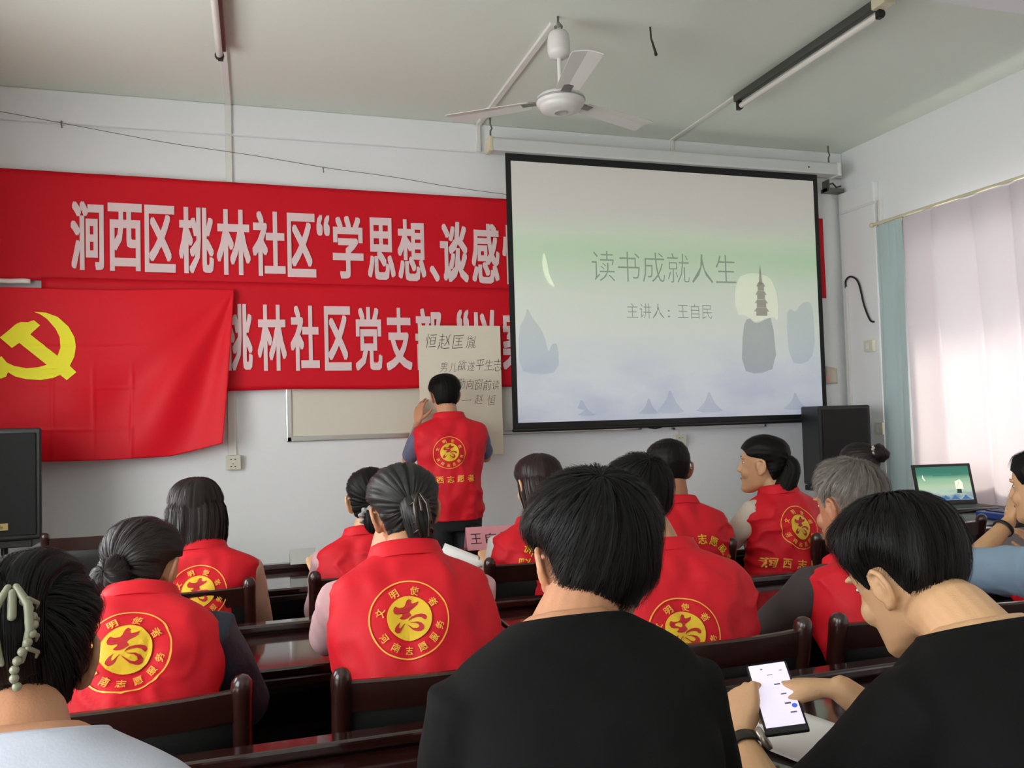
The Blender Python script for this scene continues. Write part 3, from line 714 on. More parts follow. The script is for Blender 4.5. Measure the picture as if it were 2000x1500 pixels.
chairs = [
 (-.24, -2.33, 0, 'dark wooden chair holding the loose-haired woman at the front row left end'),
 (.40, -2.31, 0, 'dark wooden chair behind the front desk next to the standing man, scrunchie woman on it'),
 (1.02, -2.32, 0, 'dark wooden chair under the woman with long reddish hair'),
 (1.60, -2.32, 0, 'dark wooden chair under the crop-haired man in front row'),
 (2.40, -2.36, 0, 'dark wooden chair whose left post hides part of the ponytail woman vest lettering'),
 (2.98, -2.22, 0, 'dark wooden chair with shiny right post near the laptop table'),
 (-.26, -3.46, 3, 'dark wooden chair under the bent woman with the low bun'),
 (.375, -3.48, 0, 'dark wooden chair under the woman with the claw clip'),
 (1.06, -3.50, 0, 'dark wooden chair behind the phone, under the man hidden by the big black-haired head'),
 (1.59, -3.50, 0, 'dark wooden chair under the grey-haired man'),
 (2.06, -3.48, 0, 'empty dark wooden chair with round post beside the light blue sleeve'),
 (2.60, -3.50, 0, 'dark wooden chair under the person in the light blue shirt at the right edge'),
 (-.30, -4.62, 0, 'dark wooden chair under the woman in the white shirt'),
 (.45, -4.60, 0, 'dark wooden chair under the large man in a black T-shirt, centre'),
 (1.12, -4.68, 0, 'dark wooden chair under the man looking at his phone'),
 (-.79, -.62, 0, 'empty red-brown wooden chair by the wall beside the left loudspeaker'),
]
for i, (x, y, rz, lb) in enumerate(chairs):
    c = chair0 if i == 0 else copy_tree(chair0)
    c.location = (x, y, 0); c.rotation_euler = (0, 0, radians(rz)); c['label'] = lb


# ------------------------------------------------------------------ people
def remesh(g, voxel, smooth=4, fac=.5):
    me = bpy.data.meshes.new('tmp'); me.from_pydata([tuple(p) for p in g.v], [], g.f)
    bm = bmesh.new(); bm.from_mesh(me); bmesh.ops.recalc_face_normals(bm, faces=bm.faces); bm.to_mesh(me); bm.free()
    o = bpy.data.objects.new('tmp', me); C.objects.link(o)
    r = o.modifiers.new('r', 'REMESH'); r.mode = 'VOXEL'; r.voxel_size = voxel; r.adaptivity = 0
    if smooth:
        s_ = o.modifiers.new('s', 'SMOOTH'); s_.factor = fac; s_.iterations = smooth
    out = evalmesh(o)
    v = [p.co.copy() for p in out.vertices]; f = [tuple(p.vertices) for p in out.polygons]
    bpy.data.objects.remove(o); bpy.data.meshes.remove(me); bpy.data.meshes.remove(out)
    return v, f

def ss(a, b, x):
    t = max(0, min(1, (x-a)/(b-a))); return t*t*(3-2*t)

HEAD = [(-.119, .012, .078, .052), (-.112, .026, .090, .035), (-.100, .040, .095, .010), (-.08, .052, .092, -.03), (-.055, .060, .090, -.052), (-.03, .066, .088, -.068), (0, .071, .087, -.083),
        (.03, .0745, .089, -.093), (.055, .0745, .089, -.094), (.08, .068, .080, -.086), (.098, .055, .063, -.070), (.110, .036, .040, -.047), (.117, .015, .014, -.022)]
def head_geo(g, T, fem=False):
    rings = []
    for z, hw, fr, bk in HEAD:
        cy, hy = (fr+bk)/2, (fr-bk)/2; ring = []
        if fem: hw *= .96
        for k in range(28):
            a = 2*pi*k/28; e = .92
            x = hw*math.copysign(abs(cos(a))**e, cos(a)); y = cy+hy*math.copysign(abs(sin(a))**e, sin(a))
            ring.append(T @ Vector((x, y, z)))
        rings.append(ring)
    g.loft(rings)
    # nose, brow, eye sockets, lips, cheeks
    g.loft([[T @ Vector(p) for p in q] for q in (
        [(-.008, .080, .028), (.008, .080, .028), (.006, .094, .024), (-.006, .094, .024)],
        [(-.012, .08, -.005), (.012, .08, -.005), (.006, .108, -.006), (-.006, .108, -.006)],
        [(-.018, .08, -.026), (.018, .08, -.026), (.010, .114, -.022), (-.010, .114, -.022)],
        [(-.012, .08, -.034), (.012, .08, -.034), (.005, .098, -.034), (-.005, .098, -.034)])])
    R3 = T.to_3x3()
    for s in (-1, 1):
        g.ell(T @ Vector((s*.032, .081, .035)), (.022, .012, .007), 10, 6, R3)
        g.ell(T @ Vector((s*.036, .068, -.030)), (.024, .022, .026), 10, 8, R3)
    g.ell(T @ Vector((0, .084, -.058)), (.024, .012, .013), 10, 6, R3)
    g.ell(T @ Vector((0, .080, -.100)), (.022, .016, .016), 10, 6, R3)
def ear_geo(g, T, s):
    # auricle: helix rim, inner plate, lobe
    path = [(.071, .012, -.010), (.075, .016, .012), (.082, .010, .028), (.090, -.006, .034), (.094, -.020, .024), (.092, -.024, .004), (.086, -.018, -.014), (.080, -.006, -.026), (.074, .006, -.030), (.071, .010, -.022)]
    g.tube([T @ Vector((s*p[0], p[1], p[2])) for p in path], [.0055, .0055, .0055, .0058, .006, .006, .0065, .008, .0075, .006], 8)
    R3 = T.to_3x3() @ Matrix.Rotation(s*radians(-28), 3, 'Z')
    g.ell(T @ Vector((s*.078, -.004, .002)), (.0055, .022, .030), 12, 8, R3)
    g.tube([T @ Vector((s*p[0], p[1], p[2])) for p in ((.079, .006, .014), (.086, -.010, .016), (.086, -.012, .0), (.080, -.002, -.014))], .0045, 6)

def hand_geo(g, wrist, ydir, zback, side, curl, spread=.10, thumb=(.5, .6), k=1.0):
    """wrist position, direction of the fingers, direction of the back of the hand; side=+1 right hand. curl: 4 values (radians per joint)"""
    y = ydir.normalized(); z = (zback-y*zback.dot(y)).normalized(); x = y.cross(z)*(-side)   # x toward the thumb
    P = lambda a, b, c: wrist+x*(a*k)+y*(b*k)+z*(c*k)
    # palm
    rings = []
    for (b, hw, th, cx) in ((-.015, .024, .017, 0), (.01, .028, .017, .002), (.035, .037, .016, .004), (.06, .041, .014, .002), (.082, .040, .012, 0), (.094, .034, .009, -.002)):
        ring = []
        for q in range(16):
            a = 2*pi*q/16
            ring.append(P(cx+hw*math.copysign(abs(cos(a))**.8, cos(a)), b, th*math.copysign(abs(sin(a))**.8, sin(a))))
        rings.append(ring)
    g.loft(rings)
    base = [(.029, .088), (.010, .093), (-.010, .090), (-.028, .082)]
    lens = [(.042, .025, .02), (.046, .029, .021), (.043, .027, .021), (.033, .021, .019)]
    for i in range(4):
        p = P(base[i][0], base[i][1]-.012, .001); a = 0; pts = [p]
        ang = spread*(1.5-i)
        c = curl[i] if isinstance(curl[i], (list, tuple)) else (curl[i]*.8, curl[i], curl[i]*.7)
        p = P(base[i][0], base[i][1], .001); pts.append(p)
        for j in range(3):
            a += c[j]
            d = (y*cos(a)-z*sin(a))*cos(ang)+x*sin(ang)*max(.2, cos(a))
            p = p+d.normalized()*lens[i][j]*k; pts.append(p)
        r = [.0095, .0095, .0085, .0078, .0066]
        g.tube(pts, [q*k*(.9 if i == 3 else 1) for q in r], 8)
    # thumb from the side of the palm
    a1, a2 = thumb
    d = (x*cos(a1)+y*sin(a1)-z*.35).normalized(); d2 = (x*cos(a2)*.5+y*sin(a2+.4)-z*.45).normalized()
    p0 = P(.020, .022, -.004); p1 = p0+d*.036*k; p2 = p1+(d*.4+d2*.6).normalized()*.034*k; p3 = p2+d2*.026*k
    g.tube([p0, p1, p2, p3], [.014*k, .0115*k, .0095*k, .0075*k], 8)

def ik(Sh, W, l1, l2, pole):
    d = W-Sh; L_ = min(d.length, (l1+l2)*.995); n = d.normalized()
    a = (l1*l1-l2*l2+L_*L_)/(2*L_); h = math.sqrt(max(0, l1*l1-a*a))
    pd = pole-n*pole.dot(n); pd.normalize()
    return Sh+n*a+pd*h, Sh+n*L_

# --------------- hair
def zh(y, short):
    # hairline height as a function of depth on the head
    nz = -.076 if short else -.060
    K = [(-.12, nz), (-.085, nz), (-.062, nz+.004), (-.04, -.045), (-.026, -.005), (-.018, .036), (.012, .038), (.018, -.004 if not short else .01), (.034, .004), (.042, .03), (.055, .055), (.075, .066), (.12, .072)]
    for (a, b), (c, d) in zip(K, K[1:]):
        if a <= y <= c: return b+(d-b)*(y-a)/(c-a)
    return K[0][1] if y < K[0][0] else K[-1][1]
_hg = G(); head_geo(_hg, Matrix.Identity(4))
_hb = BVHTree.FromPolygons([tuple(p) for p in _hg.v], _hg.f)
C0 = Vector((0, -.004, .012))
def hrad(d):
    h = _hb.ray_cast(C0+d*.3, -d)
    return (h[0]-C0).length if h[0] is not None else .09

class Hair:
    def __init__(s, T, seed): s.g = G(); s.T = T; s.rnd = random.Random(seed); s.seed = seed
    def surf(s, fn, nu, nv, wrap=True): s.g.grid(lambda u, v: s.T @ fn(u, v), nu, nv, wrap)
    def strands(s, fn, n, vlen=(.2, .45), width=.0016, lift=.003, v0=0, seg=6, flick=0, vmax=1.0):
        R = s.rnd
        for _ in range(n):
            u = R.random(); L_ = R.uniform(*vlen); a = v0+R.random()*max(0.01, vmax-L_-v0); du = R.uniform(-.012, .012); lf = R.random()*lift; ph = R.random()*6
            pts = []
            for i in range(seg+1):
                t = i/seg; p = fn((u+du*t+.003*sin(ph+t*4)) % 1.0, min(1, a+L_*t))
                q = fn((u+du*t+.012) % 1.0, min(1, a+L_*t)); w_ = (q-p)
                nrm = None
                pts.append((p, w_))
            V = []; 
            for i, (p, w_) in enumerate(pts):
                t = i/seg; tan = (pts[min(i+1, seg)][0]-pts[max(i-1, 0)][0])
                if w_.length < 1e-7 or tan.length < 1e-7: V = None; break
                nr = tan.cross(w_); 
                if nr.length < 1e-9: V = None; break
                nr.normalize(); c = p-C0
                if nr.dot(c) < 0: nr = -nr
                sd = tan.cross(nr).normalized(); k = width*(1-t*.85)*(.6+.4*min(1, t*5))
                q = p+nr*(lf*min(1, t*4)+.0008+flick*t*t*R.random())
                V += [s.T @ (q-sd*k*.5), s.T @ (q+sd*k*.5)]
            if V: s.g.add(V, [(2*i, 2*i+1, 2*i+3, 2*i+2) for i in range(seg)])
    def cap(s, axis, thick, taper=.75, ridge=.002, rf=40, bulk=None, short=False, swirl=0, nstr=1500, strands=(.2, .45), width=.0016, lift=.004, lowcut=None, flick=0):
        ax = Vector(axis).normalized(); e1 = ax.cross(Vector((1, 0, 0))).normalized(); e2 = ax.cross(e1)
        NA = 72; tm = []
        for i in range(NA):
            a = 2*pi*i/NA; t = 0; last = .3
            while t < 2.9:
                t += .035
                d = ax*cos(t)+(e1*cos(a)+e2*sin(a))*sin(t); p = C0+d*hrad(d)
                lim = zh(p.y, short)
                if lowcut: lim = max(lim, lowcut(p))
                if p.z < lim: break
                last = t
            tm.append(last)
        tm = [(tm[i-1]+tm[i]*2+tm[(i+1) % NA])/4 for i in range(NA)]
        def fn(u, v):
            a = u*NA; i = int(a) % NA; fr = a-int(a); T_ = tm[i]*(1-fr)+tm[(i+1) % NA]*fr
            ang = 2*pi*u+swirl*(1-v); t = T_*v
            d = ax*cos(t)+(e1*cos(ang)+e2*sin(ang))*sin(t)
            th = thick*(1-taper*ss(.72, 1, v))
            p0 = d*hrad(d)
            pq = C0+p0; th *= 1-.7*ss(.05, .068, abs(pq.x))*ss(.05, .015, pq.z)*ss(-.07, -.03, pq.y)     # hair lies flat around the ears
            if bulk: th *= bulk(C0+p0, v)
            th += ridge*noise.noise(Vector((cos(2*pi*u)*rf*.16, sin(2*pi*u)*rf*.16, v*2+s.seed)))*min(1, v*5)
            th += ridge*1.2*noise.noise(Vector((p0.x*22, p0.y*22, p0.z*22+s.seed)))
            return C0+p0+d*max(th, .0015)
        s.fn = fn
        s.surf(fn, 144, 40)
        # tuck rim
        s.surf(lambda u, v: fn(u, 1)+(C0+(fn(u, 1)-C0)*.93-fn(u, 1))*v, 144, 1)
        s.strands(fn, nstr, strands, width, lift, flick=flick)
        return fn
    def volume(s, rows, nstr=900, ridge=.003, width=.0018, e=.85, vlen=(.25, .6), lift=.004):
        # rows: (z, cx, cy, hx, hy) from top to bottom
        def at(v):
            f = v*(len(rows)-1); i = min(int(f), len(rows)-2); t = f-i
            t = t
            return [rows[i][k]*(1-t)+rows[i+1][k]*t for k in range(5)]
        def fn(u, v):
            z, cx, cy, hx, hy = at(v); a = 2*pi*u
            k = 1+ridge/.08*noise.noise(Vector((cos(a)*6, sin(a)*6, v*1.3+s.seed)))*2+ridge/.08*noise.noise(Vector((cos(a)*18, sin(a)*18, v*.8+s.seed)))
            return Vector((cx+hx*k*math.copysign(abs(cos(a))**e, cos(a)), cy+hy*k*math.copysign(abs(sin(a))**e, sin(a)), z))
        s.g.loft([[s.T @ fn(i/56, j/30) for i in range(56)] for j in range(31)])
        s.strands(fn, nstr, vlen, width, lift)
    def fringe(s, c, hx, hy, z0, n, L_=(.03, .09), a0=-pi, a1=0):
        R = s.rnd
        for _ in range(n):
            a = R.uniform(a0, a1); r = R.uniform(.75, 1.05); p = Vector((c[0]+hx*r*cos(a), c[1]+hy*r*sin(a), z0+R.uniform(0, .05))); L0 = R.uniform(*L_); d = Vector((R.uniform(-.25, .25), R.uniform(-.2, .1), -1)); b = Vector((R.uniform(-.3, .3), R.uniform(-.2, .2), 0))
            V = []
            for i in range(6):
                q = p+d*L0*i/5+b*L0*(i/5)**2; k = .0035*(1-i/5.5); V += [s.T @ (q-Vector((k, 0, 0))), s.T @ (q+Vector((k, 0, 0)))]
            s.g.add(V, [(2*i, 2*i+1, 2*i+3, 2*i+2) for i in range(5)])
    def tail(s, pts, rad, nstr=500, ridge=.15, width=.0016, flat=1, vlen=(.3, .7)):
        pts = [Vector(p) for p in pts]
        def at(v):
            f = v*(len(pts)-1); i = min(int(f), len(pts)-2); t = f-i
            pp = [pts[max(0, min(len(pts)-1, i+k))] for k in (-1, 0, 1, 2)]
            t2, t3 = t*t, t*t*t
            p = .5*((2*pp[1])+(-pp[0]+pp[2])*t+(2*pp[0]-5*pp[1]+4*pp[2]-pp[3])*t2+(-pp[0]+3*pp[1]-3*pp[2]+pp[3])*t3)
            return p, rad[i]*(1-t)+rad[i+1]*t
        def fn(u, v):
            p, r = at(v); q, _ = at(min(1, v+.02)); q0, _ = at(max(0, v-.02)); tn = (q-q0).normalized()
            x = Vector((1, 0, 0)); x = (x-tn*x.dot(tn)).normalized(); y = tn.cross(x); a = 2*pi*u
            k = r*(1+ridge*noise.noise(Vector((cos(a)*3, sin(a)*3, v*2+s.seed))))
            return p+x*cos(a)*k+y*sin(a)*k*flat
        s.g.loft([[s.T @ fn(i/28, j/24) for i in range(28)] for j in range(25)])
        s.strands(fn, nstr, vlen, width, .003)
    def bun(s, c, r, nstr=500, axis=(0, -1, .2), width=.0016):
        c = Vector(c); ax = Vector(axis).normalized(); e1 = ax.orthogonal().normalized(); e2 = ax.cross(e1)
        def fn(u, v):
            t = .05+(pi-.4)*v; a = 2*pi*u+2.2*v
            d = ax*cos(t)+(e1*cos(a)+e2*sin(a))*sin(t)
            k = 1+.13*noise.noise(Vector((cos(a)*3, sin(a)*3, v*3+s.seed)))+.08*sin(a*3+v*7)*sin(pi*v)
            return c+Vector((d.x*r[0], d.y*r[1], d.z*r[2]))*k
        s.surf(fn, 40, 22)
        s.strands(fn, nstr, (.2, .5), width, .004)
    def wisps(s, n, region, L_=.06, width=.0009):
        R = s.rnd
        for _ in range(n):
            p = Vector([R.uniform(*region[k]) for k in range(3)]); d = Vector((R.uniform(-1, 1), R.uniform(-1, 1), R.uniform(.1, 1))).normalized(); d2 = Vector((R.uniform(-1, 1), R.uniform(-1, 1), R.uniform(-1, .2)))*.6
            V = []
            for i in range(6):
                t = i/5; q = p+d*L_*t+d2*L_*t*t; k = width*(1-t*.8); V += [s.T @ (q+Vector((k*.5, 0, 0))), s.T @ (q-Vector((k*.5, 0, 0)))]
            s.g.add(V, [(2*i, 2*i+1, 2*i+3, 2*i+2) for i in range(5)])
    def build(s, m, parent): return s.g.build('hair', m, parent, smooth=True, fixn=False)

# --------------- vest print
def emblem_parts():
    cx, cy, R = 745., 790., 640.
    nm = lambda pts: [((x-cx)/R, -(y-cy)/R) for x, y in pts]
    up = nm([(555, 555), (520, 580), (500, 630), (515, 675), (560, 692), (645, 690), (640, 720), (585, 760), (620, 780), (680, 785), (740, 768), (800, 730), (780, 700), (765, 680), (785, 650), (830, 630), (880, 605), (920, 580), (940, 530), (890, 545), (830, 550), (810, 520), (825, 490), (790, 468), (755, 480), (735, 510), (710, 560), (680, 585), (620, 590), (575, 575)])
    A = nm([(735, 820), (760, 780), (800, 755), (870, 738), (950, 735), (1010, 755), (1040, 800), (1020, 840), (985, 835), (960, 800), (900, 780), (820, 785), (770, 800), (745, 818)])
    B1 = nm([(745, 830), (800, 848), (880, 852), (940, 880), (970, 930), (960, 985), (915, 1015), (860, 1010), (800, 980), (750, 925), (710, 880), (690, 865), (740, 890), (800, 942), (860, 958), (900, 935), (890, 895), (850, 870), (790, 857)])
    B2 = nm([(690, 865), (670, 862), (640, 885), (600, 940), (560, 990), (510, 1000), (480, 965), (490, 915), (530, 865), (600, 820), (565, 872), (553, 905), (575, 925), (605, 900), (640, 868), (668, 850)])
    red = ([], [])
    for P in (up, A, B1, B2):
        o = len(red[0]); red[0].extend(P); red[1].extend([tuple(k+o for k in t) for t in tessellate_polygon([[Vector((p[0], p[1], 0)) for p in P]])])
    disc = ([], [])
    ox, oy = .011, .023
    for i in range(7):
        for k in range(48): a = 2*pi*k/48; disc[0].append((ox+.57*i/6*cos(a), oy+.57*i/6*sin(a)))
    for i in range(6):
        for k in range(48): disc[1].append((i*48+k, i*48+(k+1) % 48, (i+1)*48+(k+1) % 48, (i+1)*48+k))
    ora = ([], [])
    for r in (.965, 1.0):
        for k in range(72): a = 2*pi*k/72; ora[0].append((r*cos(a), r*sin(a)))
    for k in range(72): ora[1].append((k, (k+1) % 72, 72+(k+1) % 72, 72+k))
    def put(ch, ang, rad, size, flip):
        V, F = txt_fit(ch, -size/2, size/2, -size/2, size/2, .02); a = radians(ang); rot = a-pi/2 if not flip else a+pi/2
        o = len(ora[0])
        for x, y in V: ora[0].append((rad*cos(a)+x*cos(rot)-y*sin(rot), rad*sin(a)+x*sin(rot)+y*cos(rot)))
        ora[1].extend([tuple(k+o for k in f) for f in F])
    for ch, an in zip('文明使者', (161, 113, 71, 27)): put(ch, an, .74, .22, False)
    for ch, an in zip('河南志愿服务', (210, 237, 263, 288.6, 315, 340)): put(ch, an, .78, .20, True)
    line = ([], [])
    for i, ch in enumerate('涧西志愿者'):
        V, F = txt_fit(ch, -.21+(i-2)*.63, .21+(i-2)*.63, -1.88, -1.46, .02)
        o = len(line[0]); line[0].extend(V); line[1].extend([tuple(k+o for k in f) for f in F])
    arc = ([], [])
    for i, ch in enumerate('灵宝市志愿服务'):
        V, F = txt_fit(ch, -.15, .15, -.15, .15, .015); a = radians(165-i*25); rot = a-pi/2; o = len(arc[0])
        for x, y in V: arc[0].append((.95*cos(a)+x*cos(rot)-y*sin(rot), .95*sin(a)+x*sin(rot)+y*cos(rot)))
        arc[1].extend([tuple(k+o for k in f) for f in F])
    return dict(red=red, disc=disc, ora=ora, line=line, arc=arc)
EMB = emblem_parts()
PRINTRED = mat('print_red', (190, 26, 34), .6)

TORSO = [(-.04, .172, .118, .118), (.05, .176, .125, .122), (.2, .170, .122, .120), (.4, .176, .122, .122), (.58, .193, .126, .126), (.70, .208, .122, .122), (.78, .215, .112, .114), (.84, .214, .102, .104), (.885, .200, .092, .094), (.92, .172, .084, .086), (.95, .140, .078, .080), (.975, .112, .072, .075), (.995, .092, .068, .071), (1.015, .080, .064, .068)]

def person(label, pel, nk, head, hy=0, hp=0, hr=0, yaw=0, hw=.2, sk=1.0, skin=SKIN, hair=None, top='vest', sleeve=None, sleeve_len=.5, arms=None, emb=None, stand=False, voxel=.0045, hunch=.05, fem=False, collar=True, shroll=0, deep=1.0, sl_r=1.0, trousers=DARKTR, seed=1):
    pel, nk, head = Vector(pel), Vector(nk), Vector(head)
    t = thing('person', (pel.x, pel.y, 0), label, 'person', 'people in the meeting room')
    Y = radians(yaw); F_ = Vector((-sin(Y), cos(Y), 0)); R_ = Vector((cos(Y), sin(Y), 0))
    # spine
    d = nk-pel; Ls = d.length
    p1 = pel+Vector((0, 0, Ls*.35))-F_*hunch; p2 = nk-Vector((0, 0, Ls*.28))-F_*hunch*.9
    def bez(s):
        s_ = 1-s; return pel*s_**3+p1*3*s_*s_*s+p2*3*s_*s*s+nk*s**3
    def frame(s):
        a = max(0, min(1, s)); c = bez(a); tn = (bez(min(1, a+.02))-bez(max(0, a-.02))).normalized()
        if s > 1: c = c+tn*(s-1)*Ls
        if s < 0: c = c+tn*s*Ls
        rr = R_+Vector((0, 0, shroll*ss(.4, .9, s))); rr = (rr-tn*rr.dot(tn)).normalized(); ff = tn.cross(rr)
        return c, rr, tn, ff
    k = hw/.215
    kd = (.55+.45*k)*deep
    def ring(s, w_, df, db, off=0, n=64, fold=0):
        c, rr, tn, ff = frame(s); out = []
        for q in range(n):
            a = 2*pi*q/n; e = .88
            x = (w_*k+off)*math.copysign(abs(cos(a))**e, cos(a)); h = (df if sin(a) > 0 else db)*kd+off
            y = h*math.copysign(abs(sin(a))**e, sin(a))
            p = c+rr*x+ff*y
            if fold:
                nn = (rr*x+ff*y).normalized()
                f1_ = noise.noise(Vector((x*9, y*9+seed, s*3.2)))*fold+noise.noise(Vector((x*22, y*10+seed*3, s*7)))*fold*.5
                mk = ss(-.1, .35, noise.noise(Vector((x*4, y*4+seed*2, s*2.2))))
                f1_ += fold*.75*mk*(1-abs(noise.noise(Vector((x*13+s*5, y*7+seed, s*6-x*7)))))**5*ss(.95, .75, s)
                f1_ += fold*.8*math.exp(-((s-.28-.12*sin(x*8+seed))/.09)**2)*noise.noise(Vector((x*5, y*5+seed, 1.5)))
                p = p+nn*f1_*ss(1.05, .9, s)
            out.append(p)
        return out
    def dense(tab, n):
        out = []
        for i in range(n+1):
            s = tab[0][0]+(tab[-1][0]-tab[0][0])*i/n
            for a, b in zip(tab, tab[1:]):
                if a[0] <= s <= b[0]+1e-9:
                    q = (s-a[0])/(b[0]-a[0]); out.append([s]+[a[j]+(b[j]-a[j])*q for j in (1, 2, 3)]); break
        return out
    T = Matrix.Translation(head) @ Matrix.Rotation(radians(hy), 4, 'Z') @ Matrix.Rotation(radians(hr), 4, 'Y') @ Matrix.Rotation(radians(hp), 4, 'X') @ Matrix.Scale(sk, 4)
    # ---- body
    fine = G(); head_geo(fine, T, fem)
    for s in (-1, 1): ear_geo(fine, T, s)
    cN, rN, tN, fN = frame(1.0)
    nb = cN+fN*.012; ht = T @ Vector((0, -.022, -.045))
    rn_ = (.054 if fem else .062)*(.6+.4*k)
    fine.tube([nb-tN*.10, nb-tN*.03, nb*.6+ht*.4, ht, T @ Vector((0, -.012, .0))], [rn_*1.35, rn_*1.15, rn_, rn_*.98, rn_*.9], 20)
    hv, hf = remesh(fine, voxel if voxel < .004 else .0036, 3)
    B = G(); B.add(hv, hf)
    coarse = G()
    coarse.loft([ring(a, b*.9, c_*.88, d_*.88) for a, b, c_, d_ in TORSO])
    cP, rP, tP, fP = frame(0)
    legs = []
    for s in (-1, 1):
        hip = pel+R_*s*.088*k
        if stand: kn = hip+Vector((0, 0, -pel.z*.47))+F_*.02; an = Vector((kn.x, kn.y, .07))-F_*.03+R_*s*.02
        else: kn = hip+F_*.40+R_*s*.05; kn.z = .50; an = kn+F_*.04; an.z = .07
        legs.append((hip, kn, an))
        coarse.tube([hip, (hip+kn)/2, kn, (kn+an)/2, an], [.078*kd, .068, .052, .048, .034], 12)
    S_ = []; joints = {}
    arms = arms or {}
    for s, nm in ((-1, 'L'), (1, 'R')):
        c, rr, tn, ff = frame(.80); sh = c+rr*s*(.176*k)+tn*.005
        a = arms.get(nm, {})
        W = Vector(a['w']) if 'w' in a else sh+F_*.27+R_*(-s*.06)+Vector((0, 0, .80-sh.z if not stand else -.2))
        pole = Vector(a.get('pole', (R_*s*.12-F_*.25+Vector((0, 0, -1)))[:]))
        l1, l2 = (.27+.12*(hw-.16)), (.245+.10*(hw-.16))
        el, W = ik(sh, W, l1, l2, pole)
        if 'e' in a: el = Vector(a['e']); W = Vector(a['w'])
        joints[nm] = (sh, el, W); S_.append((s, sh, el, W, a))
        g2 = G(); ak = .8+.2*k; ak *= (.9 if fem else 1)
        g2.tube([sh-rr*s*.02, sh*.5+el*.5, el, el*.65+W*.35, W*.8+el*.2, W], [.05*ak, .043*ak, .038*ak, .04*ak, .029*ak, .025*ak], 14)
        hd = Vector(a['hd']) if 'hd' in a else (W-el)
        hb = Vector(a['hb']) if 'hb' in a else Vector((0, 0, 1))
        hand_geo(g2, W+hd.normalized()*.012, hd, hb, s, a.get('curl', (.5, .55, .6, .65)), a.get('spread', .06), a.get('thumb', (.9, 1.1)), .9 if fem else 1.0)
        fv = a.get('voxel', .0042)
        hv, hf = remesh(g2, fv, 3); B.add(hv, hf)
    cv, cf = remesh(coarse, .012, 4); B.add(cv, cf)
    B.build('body', skin, t, smooth=True, world=True, fixn=False)
    # face details
    for s in (-1, 1):
        e_ = G().ell(T @ Vector((s*.031, .0752, .015)), (.011*sk, .008*sk, .0045*sk), 12, 8, T.to_3x3().normalized()).build('eye', EYEW, t, smooth=True, world=True)
        G().ell(T @ Vector((s*.031, .0822, .015)), (.005*sk, .0025*sk, .005*sk), 10, 6, T.to_3x3().normalized()).build('iris', IRIS, e_, smooth=True)
        G().tube([T @ Vector((s*.014, .0900, .036)), T @ Vector((s*.030, .0895, .041)), T @ Vector((s*.047, .079, .037))], [.003, .0034, .002], 6).build('eyebrow', HAIRB, t, smooth=True, world=True)
    G().tube([T @ Vector((-.020, .087, -.058)), T @ Vector((-.008, .0925, -.056)), T @ Vector((.008, .0925, -.056)), T @ Vector((.020, .087, -.058))], [.002, .005, .005, .002], 8).build('lips', LIP, t, smooth=True, world=True)
    # ---- trousers and shoes
    g = G()
    g.loft([ring(a, b*.98, c_, d_) for a, b, c_, d_ in ((-.16, .15, .10, .11), (-.06, .172, .122, .12), (.05, .176, .125, .122), (.12, .172, .12, .12))])
    for hip, kn, an in legs: g.tube([hip, (hip+kn)/2, kn, (kn+an)/2, an+Vector((0, 0, .01))], [.092*kd, .084, .068, .066, .058], 14)
    v, f = remesh(g, .012, 5); G().add(v, f).build('trousers', trousers, t, smooth=True, world=True, fixn=False)
    for hip, kn, an in legs:
        G().tube([an+Vector((0, 0, -.03))-F_*.05, an+Vector((0, 0, -.032))+F_*.04, an+Vector((0, 0, -.04))+F_*.13, an+Vector((0, 0, -.045))+F_*.19], [.034, .04, .037, .026], 12).build('shoe', SHOE, t, smooth=True, world=True)
    # ---- top garment
    def sleeves(g, f0, r0, r1, n=16, only=0):
        for s, sh, el, W, a in S_:
            if only and s != only: continue
            c, rr, tn, ff = frame(.80)
            if f0 <= .55:
                q = sh+(el-sh)*min(1, f0*1.9); mid = sh*.5+q*.5
                g.tube([sh-rr*s*.045, sh+rr*s*.004, mid, q], [r0*1.02, r0, (r0+r1)/2, r1], n)
            else:
                q = el+(W-el)*((f0-.55)/.45)
                g.tube([sh-rr*s*.045, sh+rr*s*.004, sh*.5+el*.5, el, el*.5+q*.5, q], [r0*1.02, r0, (r0+r1)/2, r1, r1*.92, r1*.82], n)
    if top == 'vest':
        tab = dense(TORSO, 84)
        rings = [ring(a, b, c_, d_, .012, 128, .020) for a, b, c_, d_ in tab]
        # vest shoulders stand a little proud of the arm
        G_ = G(); G_.loft(rings, cap=False)
        vest = G_.build('vest', RED, t, smooth=True, world=True)
        vest.modifiers.new('solid', 'SOLIDIFY').thickness = .004
        if collar:
            cw = .082*k
            cring = []
            for (s, o) in ((.985, .016), (1.015, .010), (1.04, .006), (1.055, .005), (1.05, .011), (1.03, .015), (1.0, .021), (.975, .024)):
                cring.append(ring(s, .080, .064, .068, o, 48))
            G().loft(cring, cap=False).build('collar', RED, vest, smooth=True)
        if sleeve:
            for s in (-1, 1):
                g = G(); sleeves(g, sleeve_len, .062*(.75+.25*k)*sl_r, .055*(.75+.25*k)*sl_r, 16, s); v, f = remesh(g, .008, 4)
                vv = []
                for p in v: vv.append(p+Vector((noise.noise(p*16), noise.noise(p*16+Vector((9, 0, 0))), noise.noise(p*16+Vector((0, 9, 0)))))*.006)
                G().add(vv, f).build('sleeve', sleeve, t, smooth=True, world=True, fixn=False)
